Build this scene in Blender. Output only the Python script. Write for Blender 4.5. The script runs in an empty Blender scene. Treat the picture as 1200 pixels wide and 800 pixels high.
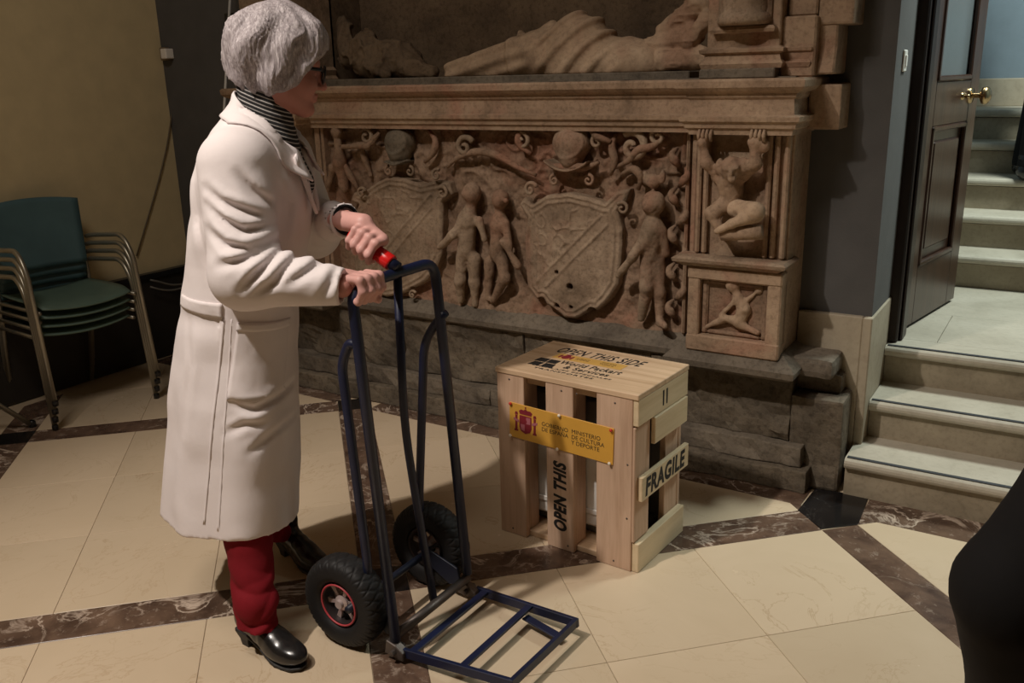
import bpy, bmesh, math, random
import numpy as np
from mathutils import Matrix, Vector

random.seed(7)
rng = np.random.default_rng(7)
SC = bpy.context.scene
COL = SC.collection
PI = math.pi

# ------------------------------------------------------------------ camera, world, light
cam_data = bpy.data.cameras.new('camera')
cam_data.sensor_width = 36.0
cam_data.lens = 31.62
cam_data.clip_start = 0.05
camera = bpy.data.objects.new('camera', cam_data)
COL.objects.link(camera)
camera.matrix_world = Matrix((
    (0.847785, -0.131175, 0.513862, 0.0),
    (0.529788, 0.253693, -0.809299, 0.0),
    (-0.024203, 0.958349, 0.284572, 1.5),
    (0, 0, 0, 1)))
SC.camera = camera

world = bpy.data.worlds.new('world')
SC.world = world
world.use_nodes = True
world.node_tree.nodes['Background'].inputs[0].default_value = (0.9, 0.85, 0.8, 1)
world.node_tree.nodes['Background'].inputs[1].default_value = 0.02

SC.view_settings.view_transform = 'Standard'
SC.view_settings.look = 'None'
SC.view_settings.gamma = 1.0
SC.view_settings.use_curve_mapping = False
SC.view_settings.exposure = 0.0


def area_light(name, loc, target, size, power, color, spread=180.0):
    d = bpy.data.lights.new(name, 'AREA')
    d.shape = 'DISK'
    d.size = size
    d.energy = power
    d.color = color
    d.spread = math.radians(spread)
    o = bpy.data.objects.new(name, d)
    COL.objects.link(o)
    o.location = loc
    o.rotation_euler = (Vector(target) - Vector(loc)).to_track_quat('-Z', 'Y').to_euler()
    return o


def spot_light(name, loc, target, radius, power, color, angle, blend):
    d = bpy.data.lights.new(name, 'SPOT')
    d.shadow_soft_size = radius
    d.energy = power
    d.color = color
    d.spot_size = math.radians(angle)
    d.spot_blend = blend
    o = bpy.data.objects.new(name, d)
    COL.objects.link(o)
    o.location = loc
    o.rotation_euler = (Vector(target) - Vector(loc)).to_track_quat('-Z', 'Y').to_euler()
    return o


spot_light('gallery_spot', (-2.22, -0.26, 4.05), (-1.40, 1.68, 0.0), 0.06, 455, (1.0, 0.91, 0.82), 68, 0.9)
area_light('room_fill', (-1.7, 0.2, 4.3), (-1.9, 1.6, 0.5), 1.2, 38, (1.0, 0.89, 0.78))  # added ambient fill that brightens the room and left wall, no fixture
area_light('stair_light', (0.45, 4.55, 3.5), (0.2, 4.9, 0.5), 0.7, 112, (0.88, 1.0, 0.95))

# ------------------------------------------------------------------ small object helpers


def link(o, parent=None):
    COL.objects.link(o)
    if parent is not None:
        o.parent = parent
    return o


def mesh_obj(name, verts, faces, mat, parent=None, smooth=False):
    me = bpy.data.meshes.new(name)
    me.from_pydata([tuple(map(float, v)) for v in verts], [], [tuple(map(int, f)) for f in faces])
    me.update()
    if smooth:
        me.polygons.foreach_set('use_smooth', [True] * len(me.polygons))
    if mat is not None:
        me.materials.append(mat)
    return link(bpy.data.objects.new(name, me), parent)


def bm_obj(name, bm, mat, parent=None, smooth=False):
    me = bpy.data.meshes.new(name)
    bm.normal_update()
    bm.to_mesh(me)
    bm.free()
    if smooth:
        me.polygons.foreach_set('use_smooth', [True] * len(me.polygons))
    if mat is not None:
        me.materials.append(mat)
    return link(bpy.data.objects.new(name, me), parent)


def empty(name, loc=(0, 0, 0), rz=0.0):
    o = bpy.data.objects.new(name, None)
    o.empty_display_size = 0.1
    o.location = loc
    o.rotation_euler = (0, 0, rz)
    return link(o)


def tag(o, label=None, cat=None, group=None, kind=None):
    if label: o['label'] = label
    if cat: o['category'] = cat
    if group: o['group'] = group
    if kind: o['kind'] = kind
    return o


def bm_box(bm, lo, hi, bevel=0.0, seg=1):
    r = bmesh.ops.create_cube(bm, size=1.0)
    vs = r['verts']
    c = [(a + b) / 2 for a, b in zip(lo, hi)]
    s = [max(b - a, 1e-5) for a, b in zip(lo, hi)]
    for v in vs:
        v.co = Vector((c[0] + v.co.x * s[0], c[1] + v.co.y * s[1], c[2] + v.co.z * s[2]))
    if bevel > 0:
        es = list({e for v in vs for e in v.link_edges})
        bmesh.ops.bevel(bm, geom=es, offset=bevel, segments=seg, profile=0.6, affect='EDGES')


def box(name, lo, hi, mat, parent=None, bevel=0.0, seg=1):
    bm = bmesh.new()
    bm_box(bm, lo, hi, bevel, seg)
    return bm_obj(name, bm, mat, parent)


def rounded(points, rad, n=6):
    """Polyline with its inner corners rounded."""
    P = [np.array(p, float) for p in points]
    out = [P[0]]
    for i in range(1, len(P) - 1):
        a, b, c = P[i - 1], P[i], P[i + 1]
        r = min(rad, np.linalg.norm(a - b) * 0.49, np.linalg.norm(c - b) * 0.49)
        p0 = b + (a - b) / np.linalg.norm(a - b) * r
        p1 = b + (c - b) / np.linalg.norm(c - b) * r
        for k in range(n + 1):
            t = k / n
            out.append((1 - t) ** 2 * p0 + 2 * t * (1 - t) * b + t * t * p1)
    out.append(P[-1])
    return out


def tube_data(points, radius, seg=12, closed=False, caps=True, flat=None):
    P = np.array(points, float)
    n = len(P)
    rad = np.full(n, radius) if np.isscalar(radius) else np.array(radius, float)
    T = np.zeros_like(P)
    for i in range(n):
        if closed:
            T[i] = P[(i + 1) % n] - P[i - 1]
        else:
            T[i] = P[min(i + 1, n - 1)] - P[max(i - 1, 0)]
        T[i] /= np.linalg.norm(T[i]) + 1e-12
    up = np.array([0, 0, 1.0]) if abs(T[0][2]) < 0.9 else np.array([0, 1.0, 0])
    N = np.cross(T[0], up); N /= np.linalg.norm(N)
    verts, faces = [], []
    for i in range(n):
        N = N - T[i] * np.dot(N, T[i]); N /= np.linalg.norm(N)
        B = np.cross(T[i], N)
        for k in range(seg):
            a = 2 * PI * k / seg
            ca, sa = math.cos(a), math.sin(a)
            if flat: sa *= flat
            verts.append(P[i] + rad[i] * (ca * N + sa * B))
    m = n if closed else n - 1
    for i in range(m):
        j = (i + 1) % n
        for k in range(seg):
            l = (k + 1) % seg
            faces.append((i * seg + k, i * seg + l, j * seg + l, j * seg + k))
    if caps and not closed:
        faces.append(tuple(range(seg))[::-1])
        faces.append(tuple((n - 1) * seg + k for k in range(seg)))
    return verts, faces


def tube(name, points, radius, mat, parent=None, seg=12, closed=False, flat=None):
    v, f = tube_data(points, radius, seg, closed, True, flat)
    return mesh_obj(name, v, f, mat, parent, True)


def lathe_data(profile, seg=32, axis='z'):
    """profile: list of (radius, height)."""
    verts, faces = [], []
    for r, h in profile:
        for k in range(seg):
            a = 2 * PI * k / seg
            x, y = r * math.cos(a), r * math.sin(a)
            verts.append({'z': (x, y, h), 'y': (x, h, y), 'x': (h, x, y)}[axis])
    for i in range(len(profile) - 1):
        for k in range(seg):
            l = (k + 1) % seg
            faces.append((i * seg + k, i * seg + l, (i + 1) * seg + l, (i + 1) * seg + k))
    return verts, faces


def lathe(name, profile, mat, parent=None, seg=32, axis='z', smooth=True, loc=None):
    v, f = lathe_data(profile, seg, axis)
    if loc is not None:
        v = [np.array(p) + np.array(loc) for p in v]
    return mesh_obj(name, v, f, mat, parent, smooth)


def merge_data(parts):
    V, F = [], []
    for v, f in parts:
        o = len(V)
        V += [tuple(p) for p in v]
        F += [tuple(i + o for i in q) for q in f]
    return V, F


def sweep(name, path, profile, mat, parent=None, close_ends=True):
    """Sweep a (offset, z) profile along an XY polyline; offset goes to the right of travel, corners mitred."""
    P = [np.array(p, float) for p in path]
    n = len(P)
    dirs = [(P[i + 1] - P[i]) / np.linalg.norm(P[i + 1] - P[i]) for i in range(n - 1)]
    nor = [np.array([d[1], -d[0]]) for d in dirs]
    mit = []
    for i in range(n):
        if i == 0: mit.append(nor[0])
        elif i == n - 1: mit.append(nor[-1])
        else:
            b = nor[i - 1] + nor[i]
            b /= np.linalg.norm(b)
            mit.append(b / max(0.3, np.dot(b, nor[i])))
    verts, faces = [], []
    m = len(profile)
    for i in range(n):
        for off, z in profile:
            q = P[i] + mit[i] * off
            verts.append((q[0], q[1], z))
    for i in range(n - 1):
        for k in range(m - 1):
            faces.append((i * m + k, (i + 1) * m + k, (i + 1) * m + k + 1, i * m + k + 1))
    if close_ends:
        faces.append(tuple(range(m)))
        faces.append(tuple((n - 1) * m + k for k in range(m))[::-1])
    return mesh_obj(name, verts, faces, mat, parent)


def prism(name, outline, lo, hi, mat, parent=None, plane='xz', bevel=0.0):
    """Extrude a 2-D outline; plane xz extrudes along y, xy along z, yz along x."""
    bm = bmesh.new()
    def pt(a, b, c):
        return {'xz': (a, c, b), 'xy': (a, b, c), 'yz': (c, a, b)}[plane]
    v0 = [bm.verts.new(pt(a, b, lo)) for a, b in outline]
    v1 = [bm.verts.new(pt(a, b, hi)) for a, b in outline]
    n = len(outline)
    bm.faces.new(v0); bm.faces.new(v1[::-1])
    for i in range(n):
        bm.faces.new((v0[i], v1[i], v1[(i + 1) % n], v0[(i + 1) % n]))
    bmesh.ops.recalc_face_normals(bm, faces=bm.faces)
    if bevel > 0:
        bmesh.ops.bevel(bm, geom=list(bm.edges), offset=bevel, segments=1, affect='EDGES')
    return bm_obj(name, bm, mat, parent)


# ------------------------------------------------------------------ signed-distance modelling (numpy)
_H = rng.random(4096).astype(np.float32)


def vnoise(p, scale):
    """Smooth value noise in -1..1 on an (N,3) array."""
    q = p * scale
    i = np.floor(q).astype(np.int64)
    f = (q - i).astype(np.float32)
    f = f * f * (3 - 2 * f)
    def h(dx, dy, dz):
        k = (i[:, 0] + dx) * 73856093 ^ (i[:, 1] + dy) * 19349663 ^ (i[:, 2] + dz) * 83492791
        return _H[k & 4095]
    x0 = h(0, 0, 0) * (1 - f[:, 0]) + h(1, 0, 0) * f[:, 0]
    x1 = h(0, 1, 0) * (1 - f[:, 0]) + h(1, 1, 0) * f[:, 0]
    x2 = h(0, 0, 1) * (1 - f[:, 0]) + h(1, 0, 1) * f[:, 0]
    x3 = h(0, 1, 1) * (1 - f[:, 0]) + h(1, 1, 1) * f[:, 0]
    a = x0 * (1 - f[:, 1]) + x1 * f[:, 1]
    b = x2 * (1 - f[:, 1]) + x3 * f[:, 1]
    return (a * (1 - f[:, 2]) + b * f[:, 2]) * 2 - 1


def V3(*a):
    return np.array(a, np.float32)


def cap(p, a, b, ra, rb):
    a = np.array(a, np.float32); b = np.array(b, np.float32)
    ab = b - a
    t = np.clip(((p - a) @ ab) / (ab @ ab + 1e-9), 0, 1)
    return np.linalg.norm(p - a - t[:, None] * ab, axis=1) - (ra + (rb - ra) * t)


def seg_t(p, a, b):
    a = np.array(a, np.float32); b = np.array(b, np.float32)
    ab = b - a
    return ((p - a) @ ab) / (ab @ ab)


def ell(p, c, r, R=None):
    q = p - np.array(c, np.float32)
    if R is not None:
        q = q @ np.array(R, np.float32)
    r = np.array(r, np.float32)
    k = np.linalg.norm(q / r, axis=1)
    k2 = np.linalg.norm(q / (r * r), axis=1) + 1e-9
    return k * (k - 1) / k2


def rbox(p, c, h, rad=0.0, R=None):
    q = p - np.array(c, np.float32)
    if R is not None:
        q = q @ np.array(R, np.float32)
    q = np.abs(q) - (np.array(h, np.float32) - rad)
    return np.linalg.norm(np.maximum(q, 0), axis=1) + np.minimum(q.max(axis=1), 0) - rad


def smin(a, b, k):
    h = np.clip(0.5 + 0.5 * (b - a) / k, 0, 1)
    return b + (a - b) * h - k * h * (1 - h)


def smax(a, b, k):
    return -smin(-a, -b, k)


def blend(ds, k):
    d = ds[0]
    for e in ds[1:]:
        d = smin(d, e, k)
    return d


def surface_nets(fn, lo, hi, h):
    lo = np.array(lo, float); hi = np.array(hi, float)
    n = np.maximum(np.ceil((hi - lo) / h).astype(int) + 1, 4)
    ax = [np.arange(n[i], dtype=np.float32) * h + lo[i] for i in range(3)]
    G = np.stack(np.meshgrid(*ax, indexing='ij'), -1).reshape(-1, 3).astype(np.float32)
    D = np.empty(len(G), np.float32)
    step = 400000
    for s in range(0, len(G), step):
        D[s:s + step] = fn(G[s:s + step])
    D = D.reshape(n)
    D[0], D[-1], D[:, 0], D[:, -1], D[:, :, 0], D[:, :, -1] = (np.maximum(x, h * .1) for x in (D[0], D[-1], D[:, 0], D[:, -1], D[:, :, 0], D[:, :, -1]))
    S = D < 0
    c = [S[i:n[0] - 1 + i, j:n[1] - 1 + j, k:n[2] - 1 + k] for i in (0, 1) for j in (0, 1) for k in (0, 1)]
    cnt = sum(x.astype(np.int8) for x in c)
    act = (cnt > 0) & (cnt < 8)
    idx = -np.ones(act.shape, np.int64)
    cells = np.argwhere(act)
    idx[act] = np.arange(len(cells))
    corners = np.array([(i, j, k) for i in (0, 1) for j in (0, 1) for k in (0, 1)])
    vals = np.stack([D[cells[:, 0] + o[0], cells[:, 1] + o[1], cells[:, 2] + o[2]] for o in corners], 1)
    acc = np.zeros((len(cells), 3)); w = np.zeros(len(cells))
    for a in range(8):
        for b in range(a + 1, 8):
            if np.abs(corners[a] - corners[b]).sum() != 1: continue
            va, vb = vals[:, a], vals[:, b]
            m = (va < 0) != (vb < 0)
            t = np.where(m, va / np.where(m, va - vb, 1), 0)
            acc += np.where(m[:, None], corners[a] + t[:, None] * (corners[b] - corners[a]), 0)
            w += m
    V = (cells + acc / w[:, None]) * h + lo
    F = []
    for d in range(3):
        e = np.zeros(3, int); e[d] = 1
        u, v = (d + 1) % 3, (d + 2) % 3
        sl0 = [slice(1, n[i] - 1) for i in range(3)]
        sl0[d] = slice(0, n[d] - 1)
        sl1 = list(sl0); sl1[d] = slice(1, n[d])
        A, B = S[tuple(sl0)], S[tuple(sl1)]
        for flip, m in ((False, A & ~B), (True, ~A & B)):
            q = np.argwhere(m) + np.array([sl0[i].start for i in range(3)])
            if not len(q): continue
            du = np.zeros(3, int); du[u] = 1
            dv = np.zeros(3, int); dv[v] = 1
            g = lambda x: idx[x[:, 0], x[:, 1], x[:, 2]]
            quad = np.stack([g(q - du - dv), g(q - dv), g(q), g(q - du)], 1)
            F.append(quad[:, ::-1] if flip else quad)
    F = np.concatenate(F)
    return V, F


def sdf_data(fn, lo, hi, h):
    return surface_nets(fn, lo, hi, h)


def fast_obj(name, V, F, mat, parent=None, smooth=True):
    me = bpy.data.meshes.new(name)
    V = np.asarray(V, np.float32); F = np.asarray(F, np.int32)
    me.vertices.add(len(V)); me.vertices.foreach_set('co', V.ravel())
    k = F.shape[1]
    me.loops.add(F.size); me.loops.foreach_set('vertex_index', F.ravel())
    me.polygons.add(len(F)); me.polygons.foreach_set('loop_start', np.arange(0, F.size, k, dtype=np.int32))
    me.polygons.foreach_set('loop_total', np.full(len(F), k, np.int32))
    me.update(calc_edges=True)
    me.validate()
    me.polygons.foreach_set('use_smooth', [smooth] * len(me.polygons))
    if mat is not None: me.materials.append(mat)
    return link(bpy.data.objects.new(name, me), parent)


def sdf_obj(name, fn, lo, hi, h, mat, parent=None):
    V, F = surface_nets(fn, lo, hi, h)
    return fast_obj(name, V, F, mat, parent)


def text_obj(name, body, size, mat, parent, matrix, bold=0.0, shear=0.0, extrude=0.0004, align='CENTER', spacing=1.0, line=1.0, fit=None):
    cu = bpy.data.curves.new(name, 'FONT')
    cu.body = body; cu.size = size; cu.shear = shear; cu.extrude = extrude; cu.offset = bold
    cu.align_x = align; cu.align_y = 'CENTER'; cu.space_character = spacing; cu.space_line = line
    cu.resolution_u = 4
    t = bpy.data.objects.new(name + '_curve', cu)
    COL.objects.link(t)
    dg = bpy.context.evaluated_depsgraph_get()
    me = bpy.data.meshes.new_from_object(t.evaluated_get(dg))
    bpy.data.objects.remove(t); bpy.data.curves.remove(cu)
    me.name = name
    if fit is not None:          # squeeze the words to the stencilled width and height
        xs = [v.co.x for v in me.vertices]; ys = [v.co.y for v in me.vertices]
        sx = fit[0] / (max(xs) - min(xs)); sy = fit[1] / (max(ys) - min(ys))
        cx, cy = (max(xs) + min(xs)) / 2, (max(ys) + min(ys)) / 2
        me.transform(Matrix.Diagonal((sx, sy, 1, 1)) @ Matrix.Translation((-cx, -cy, 0)))
    me.transform(matrix)
    me.materials.clear(); me.materials.append(mat)
    return link(bpy.data.objects.new(name, me), parent)


# ------------------------------------------------------------------ materials


def new_mat(name):
    m = bpy.data.materials.new(name)
    m.use_nodes = True
    nt = m.node_tree
    bs = nt.nodes['Principled BSDF']
    return m, nt, bs


def coords(nt, kind='Object'):
    tc = nt.nodes.new('ShaderNodeTexCoord')
    return tc.outputs[kind]


def noise(nt, vec, scale, detail=5, rough=0.55, dist=0.0):
    n = nt.nodes.new('ShaderNodeTexNoise')
    n.inputs['Scale'].default_value = scale
    n.inputs['Detail'].default_value = detail
    n.inputs['Roughness'].default_value = rough
    n.inputs['Distortion'].default_value = dist
    nt.links.new(vec, n.inputs['Vector'])
    return n.outputs['Fac']


def ramp(nt, fac, stops):
    r = nt.nodes.new('ShaderNodeValToRGB')
    el = r.color_ramp.elements
    while len(el) > 1: el.remove(el[0])
    el[0].position = stops[0][0]; el[0].color = (*stops[0][1], 1)
    for p, c in stops[1:]:
        e = el.new(p); e.color = (*c, 1)
    nt.links.new(fac, r.inputs[0])
    return r.outputs[0]


def mixc(nt, fac, a, b, mode='MIX'):
    m = nt.nodes.new('ShaderNodeMix')
    m.data_type = 'RGBA'; m.blend_type = mode
    def put(sock, v):
        if isinstance(v, (tuple, list)): sock.default_value = (*v, 1) if len(v) == 3 else v
        elif isinstance(v, (int, float)): sock.default_value = v
        else: nt.links.new(v, sock)
    put(m.inputs['Factor'], fac); put(m.inputs['A'], a); put(m.inputs['B'], b)
    return m.outputs['Result']


def mathn(nt, op, a, b=0.0):
    m = nt.nodes.new('ShaderNodeMath'); m.operation = op
    for s, v in zip(m.inputs, (a, b)):
        if isinstance(v, (int, float)): s.default_value = v
        else: nt.links.new(v, s)
    return m.outputs[0]


def bump(nt, bs, height, strength=0.3, dist=0.01):
    b = nt.nodes.new('ShaderNodeBump')
    b.inputs['Strength'].default_value = strength
    b.inputs['Distance'].default_value = dist
    nt.links.new(height, b.inputs['Height'])
    nt.links.new(b.outputs[0], bs.inputs['Normal'])


def scale_vec(nt, vec, s):
    m = nt.nodes.new('ShaderNodeMapping')
    m.inputs['Scale'].default_value = s
    nt.links.new(vec, m.inputs['Vector'])
    return m.outputs[0]


def plain(name, col, rough=0.5, metal=0.0, spec=0.5, bump_scale=None, bump_str=0.1, vary=0.0):
    m, nt, bs = new_mat(name)
    bs.inputs['Roughness'].default_value = rough
    bs.inputs['Metallic'].default_value = metal
    bs.inputs['Specular IOR Level'].default_value = spec
    v = coords(nt)
    f = noise(nt, v, 9.0, 4)
    lo = tuple(c * (1 - vary) for c in col); hi = tuple(min(1, c * (1 + vary)) for c in col)
    nt.links.new(ramp(nt, f, [(0.3, lo), (0.7, hi)]), bs.inputs['Base Color'])
    if bump_scale:
        bump(nt, bs, noise(nt, v, bump_scale, 3), bump_str, 0.004)
    return m


def stone(name, light, mid, dark, scale=3.0, grime=0.5, red=None, bstr=0.6, rough=0.85):
    m, nt, bs = new_mat(name)
    v = coords(nt)
    a = noise(nt, v, scale, 8, 0.62, 0.4)
    c = ramp(nt, a, [(0.30, dark), (0.47, mid), (0.68, light)])
    if red is not None:
        r = ramp(nt, noise(nt, v, scale * 0.8, 4, 0.5, 0.8), [(0.50, (0, 0, 0)), (0.66, (1, 1, 1))])
        c = mixc(nt, mathn(nt, 'MULTIPLY', r, 0.75), c, red)
    fine = noise(nt, v, scale * 14, 6, 0.7)
    spots = ramp(nt, fine, [(0.36, (0.35, 0.33, 0.30)), (0.52, (1, 1, 1))])
    c = mixc(nt, grime, c, spots, 'MULTIPLY')
    nt.links.new(c, bs.inputs['Base Color'])
    bs.inputs['Roughness'].default_value = rough
    bs.inputs['Specular IOR Level'].default_value = 0.25
    h = mathn(nt, 'ADD', mathn(nt, 'MULTIPLY', a, 0.6), mathn(nt, 'MULTIPLY', fine, 0.5))
    bump(nt, bs, h, bstr, 0.012)
    return m


def marble(name, base, base2, vein, vscale, vwidth, rough, vein_amt=1.0, cell=False):
    m, nt, bs = new_mat(name)
    v = coords(nt)
    oi = nt.nodes.new('ShaderNodeObjectInfo')
    rnd = oi.outputs['Random']
    shift = nt.nodes.new('ShaderNodeVectorMath'); shift.operation = 'ADD'
    sc = nt.nodes.new('ShaderNodeVectorMath'); sc.operation = 'SCALE'
    sc.inputs[0].default_value = (13.1, 7.7, 3.3)
    nt.links.new(rnd, sc.inputs['Scale'])
    nt.links.new(v, shift.inputs[0]); nt.links.new(sc.outputs[0], shift.inputs[1])
    v = shift.outputs[0]
    c = ramp(nt, noise(nt, v, 2.2 if not cell else 9.0, 7, 0.6, 0.5), [(0.3, base2), (0.7, base)])
    tone = ramp(nt, rnd, [(0.0, (0.90, 0.90, 0.89)), (1.0, (1.04, 1.03, 1.02))])
    c = mixc(nt, 1.0, c, tone, 'MULTIPLY')
    n = noise(nt, v, vscale, 6, 0.6, 1.2)
    d = mathn(nt, 'ABSOLUTE', mathn(nt, 'SUBTRACT', n, 0.5))
    k = ramp(nt, d, [(0.0, (1, 1, 1)), (vwidth, (0, 0, 0))])
    gate = ramp(nt, noise(nt, v, vscale * 0.7, 3), [(0.42, (0, 0, 0)), (0.62, (1, 1, 1))])
    k = mathn(nt, 'MULTIPLY', mathn(nt, 'MULTIPLY', k, gate), vein_amt)
    c = mixc(nt, k, c, vein)
    if cell:
        k2 = ramp(nt, noise(nt, v, 30, 6, 0.75), [(0.56, (0, 0, 0)), (0.72, (1, 1, 1))])
        c = mixc(nt, mathn(nt, 'MULTIPLY', k2, 0.45), c, vein)
    nt.links.new(c, bs.inputs['Base Color'])
    r = ramp(nt, noise(nt, v, 6, 4), [(0.3, (rough * 0.8,) * 3), (0.7, (rough * 1.25,) * 3)])
    nt.links.new(r, bs.inputs['Roughness'])
    bs.inputs['Specular IOR Level'].default_value = 0.4
    return m


def wood(name, light, dark, axis='x', scale=14.0, rough=0.55, knots=0.0, spec=0.4):
    m, nt, bs = new_mat(name)
    v = coords(nt)
    st = {'x': (0.6, 9, 9), 'y': (9, 0.6, 9), 'z': (9, 9, 0.6)}[axis]
    sv = scale_vec(nt, v, st)
    n = noise(nt, sv, scale * 0.35, 6, 0.62, 0.9)
    c = ramp(nt, n, [(0.32, dark), (0.6, light)])
    big = ramp(nt, noise(nt, v, 4.0, 3), [(0.3, (0.86, 0.84, 0.82)), (0.7, (1.03, 1.02, 1.01))])
    c = mixc(nt, 1.0, c, big, 'MULTIPLY')
    nt.links.new(c, bs.inputs['Base Color'])
    bs.inputs['Roughness'].default_value = rough
    bs.inputs['Specular IOR Level'].default_value = spec
    bump(nt, bs, n, 0.12, 0.004)
    return m


M = {}
M['wall_beige'] = plain('wall_beige', (0.60, 0.49, 0.285), 0.9, bump_scale=120, bump_str=0.15, vary=0.06)
M['wall_grey'] = plain('wall_grey', (0.085, 0.081, 0.078), 0.85, bump_scale=140, bump_str=0.2, vary=0.08)
M['wall_blue'] = plain('wall_blue', (0.165, 0.205, 0.235), 0.85, bump_scale=100, bump_str=0.15, vary=0.06)
M['ceiling'] = plain('ceiling_paint', (0.5, 0.46, 0.4), 0.9, vary=0.03)
M['dado_stone'] = stone('dado_stone', (0.42, 0.36, 0.265), (0.36, 0.30, 0.22), (0.28, 0.235, 0.165), 2.5, 0.18, None, 0.15, 0.6)
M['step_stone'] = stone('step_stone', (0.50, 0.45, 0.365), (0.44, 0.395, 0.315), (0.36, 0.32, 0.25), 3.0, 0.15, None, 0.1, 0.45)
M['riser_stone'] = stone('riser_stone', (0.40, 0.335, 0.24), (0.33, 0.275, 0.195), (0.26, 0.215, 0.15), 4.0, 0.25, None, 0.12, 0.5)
M['strip'] = plain('black_strip', (0.03, 0.032, 0.036), 0.7, vary=0.2)
M['beige_marble'] = marble('beige_marble', (0.66, 0.53, 0.38), (0.60, 0.475, 0.33), (0.42, 0.29, 0.17), 3.2, 0.010, 0.22, 0.55)
M['brown_marble'] = marble('brown_marble', (0.175, 0.110, 0.076), (0.062, 0.036, 0.026), (0.62, 0.50, 0.40), 5.0, 0.030, 0.20, 0.9, True)
M['black_marble'] = marble('black_marble', (0.015, 0.013, 0.013), (0.008, 0.007, 0.007), (0.2, 0.18, 0.16), 4.0, 0.006, 0.18, 0.4)
M['grout'] = plain('grout', (0.34, 0.26, 0.18), 0.8, vary=0.1)

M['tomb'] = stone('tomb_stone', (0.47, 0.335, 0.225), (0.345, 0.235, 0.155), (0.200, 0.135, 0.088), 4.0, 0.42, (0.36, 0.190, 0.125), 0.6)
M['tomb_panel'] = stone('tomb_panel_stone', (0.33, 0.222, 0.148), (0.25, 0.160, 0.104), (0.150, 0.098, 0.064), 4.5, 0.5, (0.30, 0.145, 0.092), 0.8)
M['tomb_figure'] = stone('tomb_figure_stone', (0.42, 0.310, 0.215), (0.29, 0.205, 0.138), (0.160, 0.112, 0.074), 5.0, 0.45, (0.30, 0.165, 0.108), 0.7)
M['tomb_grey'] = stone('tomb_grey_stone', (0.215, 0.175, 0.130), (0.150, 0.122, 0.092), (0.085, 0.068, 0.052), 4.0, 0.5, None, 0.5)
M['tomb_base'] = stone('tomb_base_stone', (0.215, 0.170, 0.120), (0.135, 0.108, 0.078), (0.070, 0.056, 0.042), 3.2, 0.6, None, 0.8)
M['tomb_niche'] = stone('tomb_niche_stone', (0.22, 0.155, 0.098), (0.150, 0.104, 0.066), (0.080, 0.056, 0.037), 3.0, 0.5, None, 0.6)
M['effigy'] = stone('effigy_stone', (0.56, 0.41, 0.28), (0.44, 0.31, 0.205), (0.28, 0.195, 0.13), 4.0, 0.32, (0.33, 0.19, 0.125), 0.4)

M['crate_wood'] = wood('crate_wood', (0.65, 0.455, 0.325), (0.52, 0.345, 0.235), 'z', 12, 0.6)
M['crate_wood_y'] = wood('crate_wood_side', (0.66, 0.48, 0.30), (0.53, 0.36, 0.20), 'y', 12, 0.6)
M['crate_wood_x'] = wood('crate_wood_top', (0.68, 0.49, 0.32), (0.49, 0.32, 0.185), 'x', 8, 0.6)
M['crate_pale'] = wood('crate_pale_wood', (0.74, 0.60, 0.40), (0.64, 0.50, 0.31), 'y', 10, 0.6)
M['ink'] = plain('stencil_ink', (0.014, 0.013, 0.013), 0.6, vary=0.2)
M['ink_red'] = plain('sign_maroon', (0.22, 0.015, 0.028), 0.55, vary=0.2)
M['ink_pink'] = plain('sign_pink', (0.42, 0.13, 0.16), 0.55, vary=0.2)
M['sign_yellow'] = plain('sign_yellow', (0.66, 0.35, 0.055), 0.45, vary=0.05)
M['sign_pale'] = plain('label_yellow', (0.62, 0.36, 0.09), 0.55, vary=0.08)
M['pin_red'] = plain('pin_red', (0.55, 0.03, 0.02), 0.35)
M['pin_white'] = plain('pin_white', (0.8, 0.72, 0.6), 0.35)
M['foam'] = plain('grey_foam', (0.16, 0.15, 0.14), 0.8, vary=0.15, bump_scale=40)
M['wrap'] = plain('white_wrap', (0.72, 0.70, 0.66), 0.5, vary=0.05, bump_scale=25, bump_str=0.3)

M['truck_blue'] = plain('truck_blue_paint', (0.006, 0.010, 0.036), 0.42, 0.0, 0.5, vary=0.35, bump_scale=60, bump_str=0.05)
M['truck_dark'] = plain('truck_dark_paint', (0.010, 0.013, 0.026), 0.45, 0.0, 0.4, vary=0.3)
M['rubber'] = plain('tyre_rubber', (0.013, 0.012, 0.012), 0.6, 0, 0.3, vary=0.2, bump_scale=80, bump_str=0.1)
M['rim_metal'] = plain('rim_metal', (0.50, 0.40, 0.38), 0.4, 0.4, vary=0.2)
M['rim_dark'] = plain('rim_dark', (0.05, 0.04, 0.04), 0.45, 0.6, vary=0.3)
M['rim_red'] = plain('rim_red', (0.42, 0.05, 0.06), 0.45, vary=0.15)
M['grip_red'] = plain('grip_red', (0.62, 0.012, 0.012), 0.22, 0, 0.6, vary=0.05)
M['worn_steel'] = plain('worn_steel', (0.12, 0.10, 0.09), 0.45, 0.7, vary=0.4, bump_scale=50)

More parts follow.
